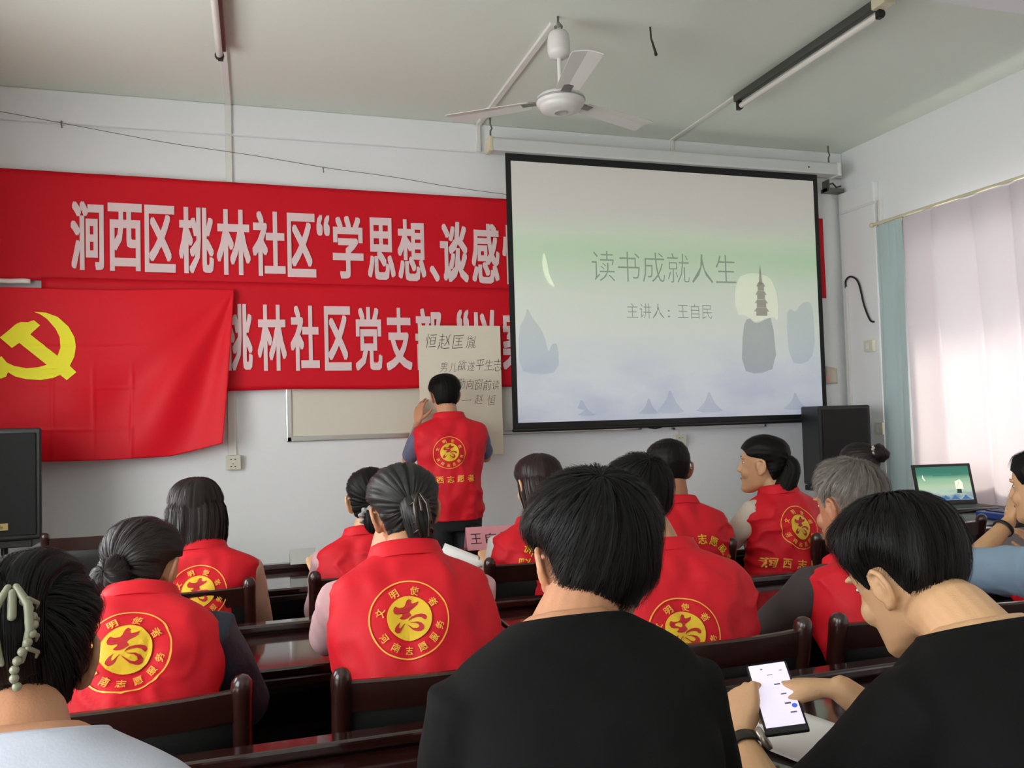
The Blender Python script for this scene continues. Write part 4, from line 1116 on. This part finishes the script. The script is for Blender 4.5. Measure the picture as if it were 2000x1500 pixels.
        if emb:
            bvh = BVHTree.FromPolygons([tuple(p) for p in G_.v], G_.f)
            se = 1-emb['d']/Ls; c, rr, tn, ff = frame(se)
            ro = radians(emb.get('roll', 0)); rx = rr*cos(ro)+tn*sin(ro); uz = -rr*sin(ro)+tn*cos(ro)
            org = c+rr*emb.get('x', 0); rad = emb.get('r', .089)
            def pr(key, off, name, m):
                V, F = EMB[key]; V = [(x*rad, y*rad) for x, y in V]; ve, fa = project(V, F, org, rx, uz, ff, bvh, off)
                return G().add(ve, fa).build(name, m, vest, fixn=False)
            if emb.get('kind') == 'arc': pr('arc', .0045, 'arched_lettering', YEL)
            else:
                pr('ora', .0045, 'ring_lettering', ORA); dd = pr('disc', .0045, 'yellow_disc', YEL); pr('red', .0058, 'red_figure', PRINTRED); pr('line', .0045, 'lettering', ORA)
    else:
        g = G(); tab = dense(TORSO[:-1], 40)
        g.loft([ring(a, b, c_, d_, .010, 64) for a, b, c_, d_ in tab])
        sleeves(g, sleeve_len, .075*(.6+.4*k), .070*(.6+.4*k))
        v, f = remesh(g, .007, 6)
        # open the neckline: drop faces around the neck
        cN, rN, tN, fN = frame(.985)
        keep = []
        for q in f:
            m_ = sum((v[i] for i in q), Vector())/len(q); dd = m_-cN
            if dd.dot(tN)-.35*dd.dot(fN)*(-1) > -.004 and (dd-tN*dd.dot(tN)).length < .105*k: continue
            keep.append(q)
        vv = []
        for p in v:
            dd = p-pel; hgt = dd.dot((nk-pel).normalized())/Ls
            amp = .006
            q = Vector((p.x*7, p.y*7, p.z*16+seed)); n1 = noise.noise(q)*amp; q2 = Vector((p.x*18+p.z*10, p.y*18, p.z*22+seed)); n1 += noise.noise(q2)*amp*.55
            cc, _, tt, _ = frame(max(0, min(1, hgt))); o_ = (p-cc); o_ = o_-tt*o_.dot(tt)
            vv.append(p+(o_.normalized()*n1 if o_.length > 1e-4 else Vector()))
        sh_ = G().add(vv, keep).build('shirt', top, t, smooth=True, world=True, fixn=False)
        sh_.modifiers.new('solid', 'SOLIDIFY').thickness = .003
        # neckband
        cr_ = [ring(s, .094, .072, .074, o, 48) for s, o in ((.972, .012), (.992, .008), (.998, .004), (.99, .001))]
        if collar: G().loft(cr_, cap=False).build('neckband', top, sh_, smooth=True)
    h = Hair(T, seed)
    hm = hair(h) or HAIR
    h.build(hm, t).matrix_parent_inverse = t.matrix_world.inverted()
    return t, T, joints, frame

# hair styles -------------------------------------------------------------
def h_short(th=.022, m=HAIR, n=2600, axis=(.05, -.55, .8), bulk=None, flick=.006, taper=.6, low=None, width=.0018):
    def f(h):
        h.cap(axis, th, taper, .003, 46, bulk, True, .5, n, (.18, .38), width, .006, low, flick); return m
    return f
def h_buzz(m=HAIR):
    def f(h):
        h.cap((0, -.4, .9), .007, .8, .0008, 60, None, True, .2, 2500, (.03, .06), .0011, .002); return m
    return f


# ---- clothes of single people
OLIVE = mat('olive_grey_beads', (138, 138, 116), .35)
NAVY = mat('navy_patterned_sleeve', (20, 30, 46), .6, var=.6, vscale=40, bump=.3, bscale=60)
PINKS = mat('pale_pink_knit', (205, 165, 168), .8, var=.05, bump=.05, bscale=200); BEIGE = mat('beige_sleeve', (196, 160, 140), .8, var=.05)
WHITESL = mat('white_sleeve', (205, 203, 200), .8, var=.04); CREAMSL = mat('cream_sleeve', (205, 196, 180), .8, var=.05)
GREYSL = mat('charcoal_sleeve', (62, 54, 54), .85, var=.1); BLUESL = mat('light_blue_shirt', (140, 166, 188), .8, var=.05); SLATE = mat('slate_sleeve', (98, 98, 122), .8, var=.08)
CLEAR = mat('dark_metal_clip', (70, 62, 56), .25, metal=.7); PEARL = mat('pearl_beads', (200, 200, 182), .3)
def claw(T, parent, c, h_, m, R=None):
    g = G(); c = Vector(c)
    for s in (-1, 1):
        g.tube([T @ (c+Vector((s*.004, -.004, h_*.5))), T @ (c+Vector((s*.016, -.012, h_*.25))), T @ (c+Vector((s*.018, -.010, -h_*.1))), T @ (c+Vector((s*.010, -.002, -h_*.5)))], [.004, .005, .005, .003], 8)
    for q in range(4):
        z = h_*(.32-.22*q)
        for s in (-1, 1): g.tube([T @ (c+Vector((s*.016, -.011, z))), T @ (c+Vector((s*.026, .002, z-.006))), T @ (c+Vector((s*.024, .014, z-.012)))], [.003, .0026, .0015], 6)
    g.tube([T @ (c+Vector((0, -.006, h_*.42))), T @ (c+Vector((0, -.012, h_*.1)))], .005, 8)
    return g.build('hair_clip', m, parent, smooth=True, world=True)

# back row ---------------------------------------------------------------
person('man seen from behind in a plain black T-shirt, thick black hair, centre foreground', (.405, -4.58, .53), (.425, -4.37, 1.108), (.503, -4.285, 1.160), hy=-3, hp=-8, yaw=0, hw=.182, sk=1.0, skin=SKIN,
       hair=h_short(.029, HAIR, 6500, (.0, -.45, .85), lambda p, v: (1+.22*ss(0, .06, p.z)), .008, .40), top=BLACKT, sleeve_len=.46, voxel=.0034, hunch=.06, seed=3,
       arms=dict(L=dict(w=(.33, -4.20, .80), pole=(-.25, -.3, -1)), R=dict(w=(.56, -4.20, .80), pole=(.25, -.3, -1))))

def h_p14(h):
    h.cap((.02, -.25, .95), .026, .7, .004, 40, lambda p, v: (1+.35*ss(.02, .08, p.z))*(.35+.65*ss(-.05, .03, p.z)), True, .4, 5000, (.2, .45), .0019, .007, None, .008)
    h.wisps(120, ((-.06, .06), (-.08, .05), (.10, .12)), .022, .0007); return HAIR
PH_c = Vector((.905, -4.17, .872)); pa = Vector((.30, .80, .46)).normalized(); pn = Vector((-.38, -.5, .80)); pn = (pn-pa*pn.dot(pa)).normalized(); pw = pa.cross(pn)
wl = PH_c-pw*.080-pa*.062-pn*.022
wr = PH_c+pw*.115-pa*.005+pn*.004
p14, T14, J14, fr14 = person('man in black T-shirt bent over a phone at the right, dark watch on his wrist', (1.13, -4.70, .53), (1.10, -4.44, 1.045), (1.118, -4.275, 1.085), hy=16, hp=-26, hr=-4, yaw=2, hw=.222, sk=1.02, skin=SKIN2,
       hair=h_p14, top=BLACKT, sleeve_len=.44, voxel=.0034, hunch=.07, seed=11,
       arms=dict(L=dict(w=wl[:], pole=(-.7, -.35, -.8), hd=(pa*.85+pw*.2+pn*.12)[:], hb=(-pw*.62+pn*.78)[:], curl=((1.25, 1.0, .6), (1.25, 1.0, .6), (1.25, 1.0, .6), (1.3, 1.0, .6)), thumb=(1.45, 1.35), voxel=.0034),
                 R=dict(w=wr[:], pole=(.6, -.5, -.7), hd=(-pw*.8+pa*.5-pn*.25)[:], hb=(pn*.75+pa*.5+pw*.3)[:], curl=((.45, .5, .4), (.55, .6, .4), (.65, .7, .4), (.75, .7, .5)), thumb=(.9, 1.0), voxel=.0034)))
# watch
Wp = J14['L'][2]; wd = (J14['L'][2]-J14['L'][1]).normalized(); wc = Wp-wd*.028
b1_ = wd.orthogonal().normalized(); b2_ = wd.cross(b1_)
rings = []
for s_, r_ in ((-.011, .0315), (-.011, .0345), (.011, .0345), (.011, .0315), (-.011, .0315)):
    rings.append([wc+wd*s_+(b1_*cos(2*pi*q/32)+b2_*sin(2*pi*q/32))*r_ for q in range(32)])
wt = G().loft(rings, cap=False).build('watch', mat('dark_watch_strap', (38, 32, 28), .5), p14, smooth=True, world=True)
od = (pw*.9+pn*.4); od = (od-wd*od.dot(wd)).normalized()
Rw = Matrix((wd.cross(od), wd, od)).transposed()
G().lathe([(.002, 0), (.019, 0), (.021, .003), (.021, .009), (.018, .011), (.002, .011)], wc+od*.032, 24, Rw).build('watch_case', mat('watch_steel', (170, 160, 150), .3, metal=.8), wt, smooth=True)
# phone
ph = thing('phone', PH_c, 'phone with a bright white screen held by the man at the right', 'phone')
Rp = Matrix((pw, pa, pn)).transposed()
def pbox(a, b, c_, d_): return G().box(Rp @ Vector(a), b, Rp).build(c_, d_, ph, bevel=.003)
pbox((0, 0, 0), (.076, .162, .009), 'case', BLACKP)
sc_ = pbox((0, .005, .0046), (.068, .146, .001), 'display', mat('phone_display', (214, 206, 226), .2, emit=.75))
icons = [(.0, .05, .010, .0016), (.022, .058, .006, .0014), (.008, .026, .011, .003), (.014, .002, .010, .003), (.016, -.020, .011, .004), (.021, -.041, .011, .003), (-.012, .066, .004, .003)]
for (x, y, a, b) in icons: G().box(Rp @ Vector((x, y, .0053)), (a, b, .0003), Rp).build('screen_text', mat('screen_grey_text', (120, 116, 130), .5), sc_)
G().lathe([(.0005, 0), (.0048, 0), (.0048, .0004), (.0005, .0005)], Rp @ Vector((.026, -.027, .0052)), 16, Rp).build('screen_icon', mat('screen_blue', (60, 96, 220), .5, emit=.4), sc_)

def h_p1(h):
    h.cap((0, -.8, .5), .024, .45, .004, 50, lambda p, v: 1+.3*ss(-.02, .05, p.z), False, .3, 3600, (.25, .5), .0018, .006)
    h.tail([(.0, -.10, .01), (-.005, -.13, .05), (.0, -.115, .10), (.03, -.07, .125), (.075, -.03, .12)], [.03, .034, .034, .028, .010], 600, .25)
    h.tail([(.0, -.12, .05), (-.03, -.12, .10), (-.07, -.08, .125), (-.10, -.03, .115)], [.03, .034, .028, .008], 500, .25)
    h.wisps(90, ((-.08, .08), (-.1, .0), (.09, .125)), .03, .0007); return HAIR
p1, T1, J1, fr1 = person('woman in a white shirt at the left edge, black hair clipped up with pale beads', (-.33, -4.60, .53), (-.268, -4.395, 1.050), (-.305, -4.25, 1.082), hy=12, hp=-12, yaw=-4, hw=.208, sk=1.0, skin=SKIN, hair=h_p1, top=WHITES, sleeve_len=.5, voxel=.0034, hunch=.06, fem=True, seed=21,
       arms=dict(L=dict(w=(-.45, -4.18, .80)), R=dict(w=(-.14, -4.18, .80))))
cl = claw(T1, p1, (.0, -.165, .06), .085, OLIVE)
for q in range(11):
    a = q*.55; G().ell(T1 @ Vector((.012+.010*sin(a), -.176+.002*abs(q-5), .085-q*.0095)), (.0055, .0055, .0055), 8, 6).build('bead', OLIVE, cl, smooth=True)

# middle row -------------------------------------------------------------
def h_p2(h):
    h.cap((-.15, -.85, -.2), .018, .3, .004, 50, None, False, .4, 2200, (.25, .5), .0018, .005)
    h.bun((-.012, -.118, -.035), (.042, .036, .046), 700); h.wisps(50, ((-.06, .06), (-.09, .05), (.09, .115)), .028, .0007); return HAIRB
person('woman in a red vest bent forward, brown hair in a low bun', (-.27, -3.56, .53), (-.258, -3.41, 1.0), (-.272, -3.285, 1.045), hy=-20, hp=-22, yaw=-3, hw=.186, sk=.98, skin=SKIN, hair=h_p2, sleeve=NAVY, sleeve_len=.9, sl_r=1.15, fem=True, hunch=.09, seed=31, emb=dict(d=.15, x=.005, roll=6),
       arms=dict(L=dict(w=(-.40, -3.18, .80)), R=dict(e=(-.035, -3.42, .745), w=(-.09, -3.19, .80))))
def h_p5(h):
    h.cap((0, -.85, .05), .022, .3, .004, 56, lambda p, v: 1+.2*ss(0, .05, p.z), False, .15, 3000, (.25, .55), .0017, .004)
    h.tail([(.0, -.105, .03), (.005, -.125, .0), (.01, -.12, -.05), (.015, -.10, -.105)], [.03, .036, .033, .016], 700, .2); return HAIRS
p5, T5, J5, fr5 = person('woman in a red vest with a metal claw clip, chin on her hand', (.36, -3.57, .53), (.352, -3.43, 1.06), (.372, -3.33, 1.148), hy=2, hp=-10, hr=-5, yaw=0, hw=.197, sk=.95, skin=SKIN, hair=h_p5, sleeve=PINKS, sleeve_len=.40, fem=True, hunch=.06, seed=41, emb=dict(d=.185, x=-.03, roll=1), shroll=-.06,
       arms=dict(L=dict(e=(.170, -3.24, .815), w=(.300, -3.225, 1.015), hd=(.35, .05, .9), hb=(-.8, -.4, .2), curl=(.9, .9, .9, .9)), R=dict(w=(.50, -3.17, .80))))
claw(T5, p5, (.012, -.156, -.01), .11, CLEAR)
person('man in a red vest mostly hidden behind the centre black-haired head', (1.075, -3.57, .53), (1.07, -3.43, 1.015), (1.04, -3.345, 1.145), hy=0, hp=-8, yaw=-4, hw=.197, sk=.99, skin=SKIN, hair=h_short(.022, HAIR, 2200), hunch=.06, seed=51, emb=dict(d=.235, x=-.055), shroll=.02,
       arms=dict(L=dict(w=(.95, -3.17, .80)), R=dict(w=(1.2, -3.17, .80))))
def h_p12(h):
    h.cap((.0, -.35, .9), .022, .75, .005, 34, lambda p, v: (.35+.65*ss(-.03, .05, p.z))*(1+.25*nz_(p.x*30, p.y*30)), True, .5, 3600, (.15, .35), .0019, .008, None, .012)
    return HAIRG
person('grey-haired man in a red vest over a charcoal shirt, left ear showing', (1.64, -3.58, .53), (1.70, -3.42, .945), (1.765, -3.335, 1.085), hy=12, hp=-8, yaw=6, hw=.205, sk=1.06, skin=SKIN3, hair=h_p12, sleeve=GREYSL, sleeve_len=.85, hunch=.07, seed=61, emb=dict(d=.25),
       arms=dict(L=dict(w=(1.57, -3.26, .785), pole=(-.9, -.1, -.6), hd=(.5, .6, -.02)), R=dict(w=(1.90, -3.26, .785), hd=(.15, .6, -.05))))
p15, T15, J15, fr15 = person('person in light blue shirt and red vest at the right edge, face on fist', (2.52, -3.54, .53), (2.53, -3.37, .905), (2.665, -3.24, 1.09), hy=22, hp=-6, hr=4, yaw=14, hw=.212, sk=1.0, skin=SKIN2, hair=h_short(.024, HAIR, 1800), sleeve=BLUESL, sleeve_len=.5, hunch=.06, seed=71, emb=dict(d=.22), sl_r=1.4,
       arms=dict(L=dict(e=(2.40, -3.15, .815), w=(2.62, -3.135, .965), hd=(.5, .15, .8), hb=(-.7, .3, .4), curl=((1.2, 1.3, .8),)*4, thumb=(1.2, 1.2)), R=dict(w=(2.75, -3.17, .80))))
Wp = J15['L'][2]; wd = (J15['L'][2]-J15['L'][1]).normalized(); wc = Wp-wd*.035; b1_ = wd.orthogonal().normalized(); b2_ = wd.cross(b1_)
rings = [[wc+wd*s_+(b1_*cos(2*pi*q/28)+b2_*sin(2*pi*q/28))*r_ for q in range(28)] for s_, r_ in ((-.007, .032), (-.007, .035), (.007, .035), (.007, .032), (-.007, .032))]
G().loft(rings, cap=False).build('wristband', BLACKP, p15, smooth=True, world=True)

# front row --------------------------------------------------------------
def h_p3(h):
    h.cap((.05, -.1, .95), .020, .1, .003, 50, None, False, .0, 1500, (.25, .5), .0022, .004)
    h.volume([(.10, 0, -.02, .035, .035), (.06, 0, -.022, .074, .074), (.03, 0, -.028, .093, .088), (-.02, 0, -.034, .098, .090), (-.07, -.004, -.042, .098, .084), (-.12, -.012, -.052, .094, .070), (-.16, -.022, -.058, .084, .052), (-.19, -.03, -.06, .066, .036)], 1600, .006, .0022)
    h.fringe((-.02, -.055), .085, .06, -.16, 260)
    return HAIRB
person('woman in a red vest with loose shoulder-length dark hair, front row left', (-.20, -2.48, .52), (-.182, -2.43, .975), (-.205, -2.365, 1.08), hy=4, hp=-6, yaw=0, hw=.176, sk=1.0, skin=SKIN2, hair=h_p3, sleeve=BEIGE, sleeve_len=.8, fem=True, hunch=.04, seed=81, emb=dict(d=.16, x=.0),
       arms=dict(L=dict(w=(-.35, -2.08, .80)), R=dict(e=(.0, -2.40, .705), w=(-.06, -2.17, .80))))
def h_p4(h):
    h.cap((.1, -.8, -.1), .020, .2, .003, 50, None, False, .1, 1500, (.25, .5), .0022, .004)
    h.tail([(.0, -.10, -.03), (.005, -.118, -.07), (.01, -.10, -.13), (.01, -.09, -.2)], [.024, .028, .026, .008], 400, .15); return HAIR
p4, T4, J4, fr4 = person('woman in a red vest with hair tied in a grey scrunchie, front row', (.39, -2.46, .52), (.378, -2.42, .985), (.412, -2.36, 1.09), hy=-10, hp=-8, yaw=0, hw=.168, sk=.98, skin=SKIN2, hair=h_p4, sleeve=PINKS, fem=True, hunch=.04, seed=91, emb=dict(d=.2),
       arms=dict(L=dict(w=(.22, -2.08, .80)), R=dict(w=(.5, -2.08, .80))))
g = G()
def scr_fn(u, v):
    a = 2*pi*u; b = 2*pi*v; r = .012*(1+.35*sin(a*9)+.2*nz_(cos(a)*3, sin(a)*3)); R0 = .030
    return T4 @ Vector((.0+(R0+r*cos(b))*cos(a), -.112+r*sin(b)-.3*(R0)*sin(a), -.052+(R0+r*cos(b))*sin(a)*.9))
g.grid(scr_fn, 90, 12).build('scrunchie', mat('grey_patterned_cloth', (150, 146, 140), .8, var=.6, vscale=90), p4, smooth=True, world=True)
def h_p7(h):
    h.cap((.0, -.1, .95), .018, .1, .002, 50, None, False, 0, 1300, (.25, .5), .0022, .003)
    h.volume([(.10, 0, -.02, .035, .035), (.06, 0, -.02, .072, .074), (.03, 0, -.028, .090, .087), (-.03, .002, -.040, .092, .086), (-.10, .008, -.055, .090, .070), (-.17, .015, -.075, .084, .050), (-.25, .02, -.085, .074, .036), (-.32, .025, -.085, .05, .02)], 1500, .003, .0022); return HAIRR
person('woman with long straight reddish-brown hair in a red vest, white short sleeve', (1.05, -2.46, .52), (1.045, -2.42, .985), (1.078, -2.36, 1.115), hy=12, hp=-4, yaw=-6, hw=.178, sk=1.0, skin=SKIN2, hair=h_p7, sleeve=WHITESL, fem=True, hunch=.04, seed=101, emb=dict(d=.19, kind='arc', r=.13, x=.03),
       arms=dict(L=dict(e=(.865, -2.40, .72), w=(.92, -2.13, .80)), R=dict(w=(1.2, -2.08, .80))))
person('man with close-cropped black hair in a red vest, front row', (1.64, -2.47, .53), (1.648, -2.43, 1.02), (1.648, -2.375, 1.155), hy=-4, hp=-6, yaw=-8, hw=.20, sk=1.08, skin=SKIN3, hair=h_buzz(), hunch=.05, seed=111, emb=dict(d=.26, kind='arc', r=.12, x=.04),
       arms=dict(L=dict(w=(1.5, -2.08, .80)), R=dict(w=(1.8, -2.08, .80))))
def h_p11(h):
    h.cap((0, -.92, .1), .018, .2, .003, 50, None, False, .1, 1800, (.3, .55), .0020, .003)
    h.tail([(.0, -.09, .03), (-.01, -.115, .0), (-.028, -.10, -.06), (-.05, -.075, -.12), (-.07, -.055, -.17), (-.085, -.045, -.21)], [.028, .038, .042, .038, .028, .006], 1000, .12); return HAIR
person('woman in a red vest with a black ponytail, face turned to the left', (2.12, -2.46, .52), (2.145, -2.42, 1.045), (2.108, -2.375, 1.155), hy=46, hp=2, yaw=8, hw=.178, sk=1.0, skin=SKIN2, hair=h_p11, sleeve=CREAMSL, sleeve_len=.9, fem=True, hunch=.03, seed=121, emb=dict(d=.17, x=-.02, roll=-6), shroll=.0,
       arms=dict(L=dict(e=(1.925, -2.40, .86), w=(1.90, -2.15, .80)), R=dict(w=(2.25, -2.08, .80))))
def h_p13(h):
    h.cap((.2, -.8, .3), .018, .2, .003, 50, None, False, .2, 1200, (.3, .55), .0024, .003); h.bun((.05, -.10, .06), (.052, .04, .045), 500); return HAIRB
p13, T13, J13, fr13 = person('woman almost hidden behind the grey-haired man, dark bun with a white bead clip', (2.95, -2.12, .52), (2.92, -2.06, .93), (2.925, -2.00, 1.085), hy=0, hp=-14, yaw=0, hw=.178, sk=.98, skin=SKIN2, hair=h_p13, sleeve=WHITESL, fem=True, hunch=.04, seed=131)
for q in range(7):
    G().ell(T13 @ Vector((.008+.006*sin(q*2.1), -.118, .092-.006*q)), (.006, .006, .006), 8, 6).build('hair_bead', PEARL, p13, smooth=True, world=True)

# standing man at the board ------------------------------------------------
person('man standing at the paper board with his back turned, red vest, black hair', (1.155, -.50, .82), (1.148, -.475, 1.405), (1.142, -.41, 1.535), hy=-3, hp=-6, yaw=0, hw=.222, sk=1.0, skin=SKIN, hair=h_short(.024, HAIR, 2600, (-.25, -.45, .8), lambda p, v: 1+.2*ss(0, .06, p.z), .003, .25), sleeve=SLATE, sleeve_len=.42, stand=True, hunch=.02, seed=141, emb=dict(d=.235, x=-.04, r=.096),
       arms=dict(L=dict(e=(.900, -.40, 1.155), w=(1.0, -.215, 1.37), hd=(.15, .25, .9), hb=(-.75, -.6, .1), curl=(.35, .35, .4, .5), thumb=(.6, .9)), R=dict(e=(1.405, -.38, 1.15), w=(1.25, -.20, 1.36), hd=(-.2, .3, .8), hb=(.6, -.7, .1), curl=(.9, .9, .9, .9))))

# ------------------------------------------------------------------ small things on the desks and at the side
st = thing('stool', (2.12, -2.40, 0), 'low black stool under the woman with the ponytail', 'stool')
G().lathe([(.01, .40), (.15, .40), (.165, .41), (.165, .43), (.15, .445), (.01, .45)], (0, 0, 0), 24).build('seat', LEATHER, st, smooth=True)
for k in range(4):
    a = k*pi/2+.78; G().tube([(.10*cos(a), .10*sin(a), .40), (.15*cos(a), .15*sin(a), .01)], .013, 8).build('leg', BLACKP, st, smooth=True)
# name card
def tent(loc, w_, h_, m, label, text, rz=0):
    t = thing('name_card', loc, label, 'name card', 'folded name cards', rz)
    g = G(); d = .045
    g.add([(-w_/2, -d, 0), (w_/2, -d, 0), (w_/2, 0, h_), (-w_/2, 0, h_), (w_/2, d, 0), (-w_/2, d, 0)], [(0, 1, 2, 3), (3, 2, 4, 5)])
    g.build('folded_card', m, t, solid=.002)
    if text:
        for q, ch in enumerate(text):
          V, F = txt_fit(ch, -w_*.42+q*w_*.3, -w_*.42+q*w_*.3+w_*.22, h_*.28, h_*.72, -.004)
          G().add([(p[0], -d*(1-p[1]/h_)-.0025, p[1]) for p in V], F).build('lettering', mat('black_print', (40, 26, 28), .6), t, fixn=False)
    return t
tent((1.045, -1.735, .79), .235, .10, mat('pink_card', (222, 150, 158), .7), 'pink folded name card with black characters on the front desk', '王自民', radians(-4))
tent((.19, -1.735, .79), .11, .06, mat('grey_card', (176, 178, 174), .7), 'small plain grey folded card at the left end of the front desk rail', None)
def paper(name, c, w_, d_, rz, label, curl=.012, z=.7605):
    fn = lambda u, v: Vector(((u-.5)*w_, (v-.5)*d_, curl*(abs(u-.5)*2)**3*(.4+v)))
    o = G().grid(fn, 12, 10).build(name, mat('white_paper', (226, 226, 222), .8), smooth=True, solid=.0008); o.location = (c[0], c[1], z); o.rotation_euler = (0, 0, rz)
    return tag(o, label, 'paper', 'loose paper on the desks')
paper('paper_sheet', (.80, -1.93, 0), .21, .29, .5, 'white paper sheet on the front desk beside the pink name card', .05)
paper('paper_sheet', (.98, -4.06, 0), .21, .29, .35, 'white paper sheet under the phone on the back desk')
paper('paper_sheet', (.36, -4.10, 0), .15, .20, -.3, 'small white paper on the back desk at the elbow of the centre man')
# side table with laptop, bottle, folder
stb = thing('side_table', (3.98, -1.45, 0), 'black side table by the curtains carrying the laptop', 'table')
G().bbox((-.34, -.62, .735), (.42, .62, .765)).build('table_top', mat('black_tabletop', (28, 28, 30), .35), stb, bevel=.005)
for sx_ in (-.3, .38):
    for sy_ in (-.58, .58): G().bbox((sx_-.02, sy_-.02, 0), (sx_+.02, sy_+.02, .735)).build('leg', BLACKP, stb, bevel=.003)
G().bbox((-.32, .55, .2), (.4, .57, .735)).build('modesty_panel', BLACKP, stb)
lp = thing('laptop', (4.04, -1.52, .765), 'black laptop with the green slide on its display', 'laptop', None, radians(-12))
G().bbox((-.19, -.13, .0), (.19, .12, .02)).build('base', BLACKP, lp, bevel=.004)
G().bbox((-.165, -.06, .02), (.165, .10, .0215)).build('keyboard', mat('dark_keys', (32, 33, 34), .6, bump=.5, bscale=120), lp)
Rl = Matrix.Rotation(radians(-14), 3, 'X'); hc = Vector((0, .12, .02))
lid = G().box(hc+Rl @ Vector((0, 0, .125)), (.385, .010, .255), Rl).build('lid', BLACKP, lp, bevel=.004)
SL2 = bpy.data.materials.new('laptop_slide'); SL2.use_nodes = True
slide_nodes(SL2, [(0, (150, 175, 200)), (.12, (190, 210, 200)), (.4, (190, 214, 180)), (.62, (150, 196, 160)), (.78, (60, 130, 110)), (1, (44, 120, 104))], .9, (60, 100, 140), .02)
dq = [hc+Rl @ Vector(p) for p in ((-.172, -.0056, .025), (.172, -.0056, .025), (.172, -.0056, .235), (-.172, -.0056, .235))]
dsp = G().add(dq, [(0, 1, 2, 3)]).build('display', SL2, lid, fixn=False)
def lp_print(name, pts, m):
    P = [hc+Rl @ Vector((-.172+.344*a, -.0062, .025+.21*b)) for a, b in pts]
    t_ = [tuple(k) for k in tessellate_polygon([[Vector((p[0], p[1], 0)) for p in pts]])]
    G().add(P, t_).build(name, m, dsp, fixn=False)
LPD = mat('laptop_dark_print', (30, 62, 60), .6, emit=.5); LPB = mat('laptop_blue_print', (60, 104, 150), .6, emit=.7); LPW = mat('laptop_pale_print', (236, 240, 210), .6, emit=.9)
lp_print('mist', [(.70, .32), (.70, .55), (.80, .60), (.84, .5), (.84, .32)], LPW)
lp_print('tower', [(.71, .2), (.72, .42), (.765, .52), (.77, .58), (.78, .52), (.80, .42), (.80, .2)], LPD)
lp_print('moon', [(.11, .78), (.10, .68), (.13, .60), (.15, .59), (.125, .68)], LPW)
lp_print('title', [(.3, .72), (.3, .80), (.66, .80), (.66, .72)], mat('laptop_title', (50, 120, 106), .6, emit=.7))
for cx in (.28, .48, .66, .86): lp_print('mountain', [(cx-.09, .02), (cx-.03, .10), (cx, .16), (cx+.03, .1), (cx+.09, .02)], LPB)
# bottle
bt = thing('water_bottle', (3.94, -.98, .765), 'clear plastic water bottle with a red mark on its label', 'bottle')
G().lathe([(.02, 0), (.031, .003), (.032, .06), (.030, .07), (.032, .08), (.032, .14), (.028, .165), (.014, .19), (.012, .205), (.012, .21)], (0, 0, 0), 20).build('bottle_body', mat('clear_plastic', (214, 222, 224), .1, alpha=1, trans=.6), bt, smooth=True)
G().lathe([(.002, .222), (.014, .222), (.015, .22), (.015, .204), (.013, .203)], (0, 0, 0), 16).build('cap', WHITEP, bt, smooth=True)
lb_ = G().lathe([(.0325, .075), (.0328, .078), (.0328, .132), (.0325, .135)], (0, 0, 0), 24).build('label_wrap', mat('label_white', (228, 222, 220), .5), bt, smooth=True)
for s in (-1, 1):
    g = G(); P = []
    for q in range(5):
        for w_ in (0, 1):
            a = -pi/2-.45+s*(.08+.16*q); P.append((.0335*cos(a), .0335*sin(a), .088+.007*q+.012*w_))
    g.add(P, [(2*q, 2*q+1, 2*q+3, 2*q+2) for q in range(4)]).build('red_mark', mat('red_mark', (190, 30, 40), .5), lb_, fixn=False)
fo = thing('document_tray', (4.02, -1.93, .765), 'blue plastic tray with cables lying on it beside the laptop', 'tray')
G().bbox((-.17, -.12, 0), (.17, .12, .035)).build('box', mat('blue_plastic', (48, 78, 150), .4), fo, bevel=.006)
for q in range(6): G().bbox((-.13+.045*q, -.09, .035), (-.10+.045*q, .09, .042)).build('rib', mat('dark_blue', (36, 50, 90), .5), fo, bevel=.001)
def tangle(label, m, seed, c, n_=14, r=.006):
    R = random.Random(seed); pts = [Vector((c[0]+R.uniform(-.13, .13), c[1]+R.uniform(-.09, .09), c[2]+.010+.035*R.random())) for _ in range(n_)]
    out = []
    for i in range(len(pts)-1):
        pp = [pts[max(0, min(len(pts)-1, i+k))] for k in (-1, 0, 1, 2)]
        for j in range(6):
            t = j/6; t2 = t*t; t3 = t2*t
            out.append(.5*((2*pp[1])+(-pp[0]+pp[2])*t+(2*pp[0]-5*pp[1]+4*pp[2]-pp[3])*t2+(-pp[0]+3*pp[1]-3*pp[2]+pp[3])*t3))
    for p in out: p.z = max(p.z, c[2]+.007)
    return tag(G().tube(out, r, 6).build('cable_coil', m, smooth=True), label, 'cable')
tangle('tangled black cables on the blue tray', BLACKP, 4, (4.02, -1.93, .81))
tangle('loose white charger cable on top of the black cables', WHITEP, 9, (4.06, -1.91, .84), 7, .004)
tangle('black power cables in front of the laptop', BLACKP, 12, (3.80, -1.72, .765), 12, .007)
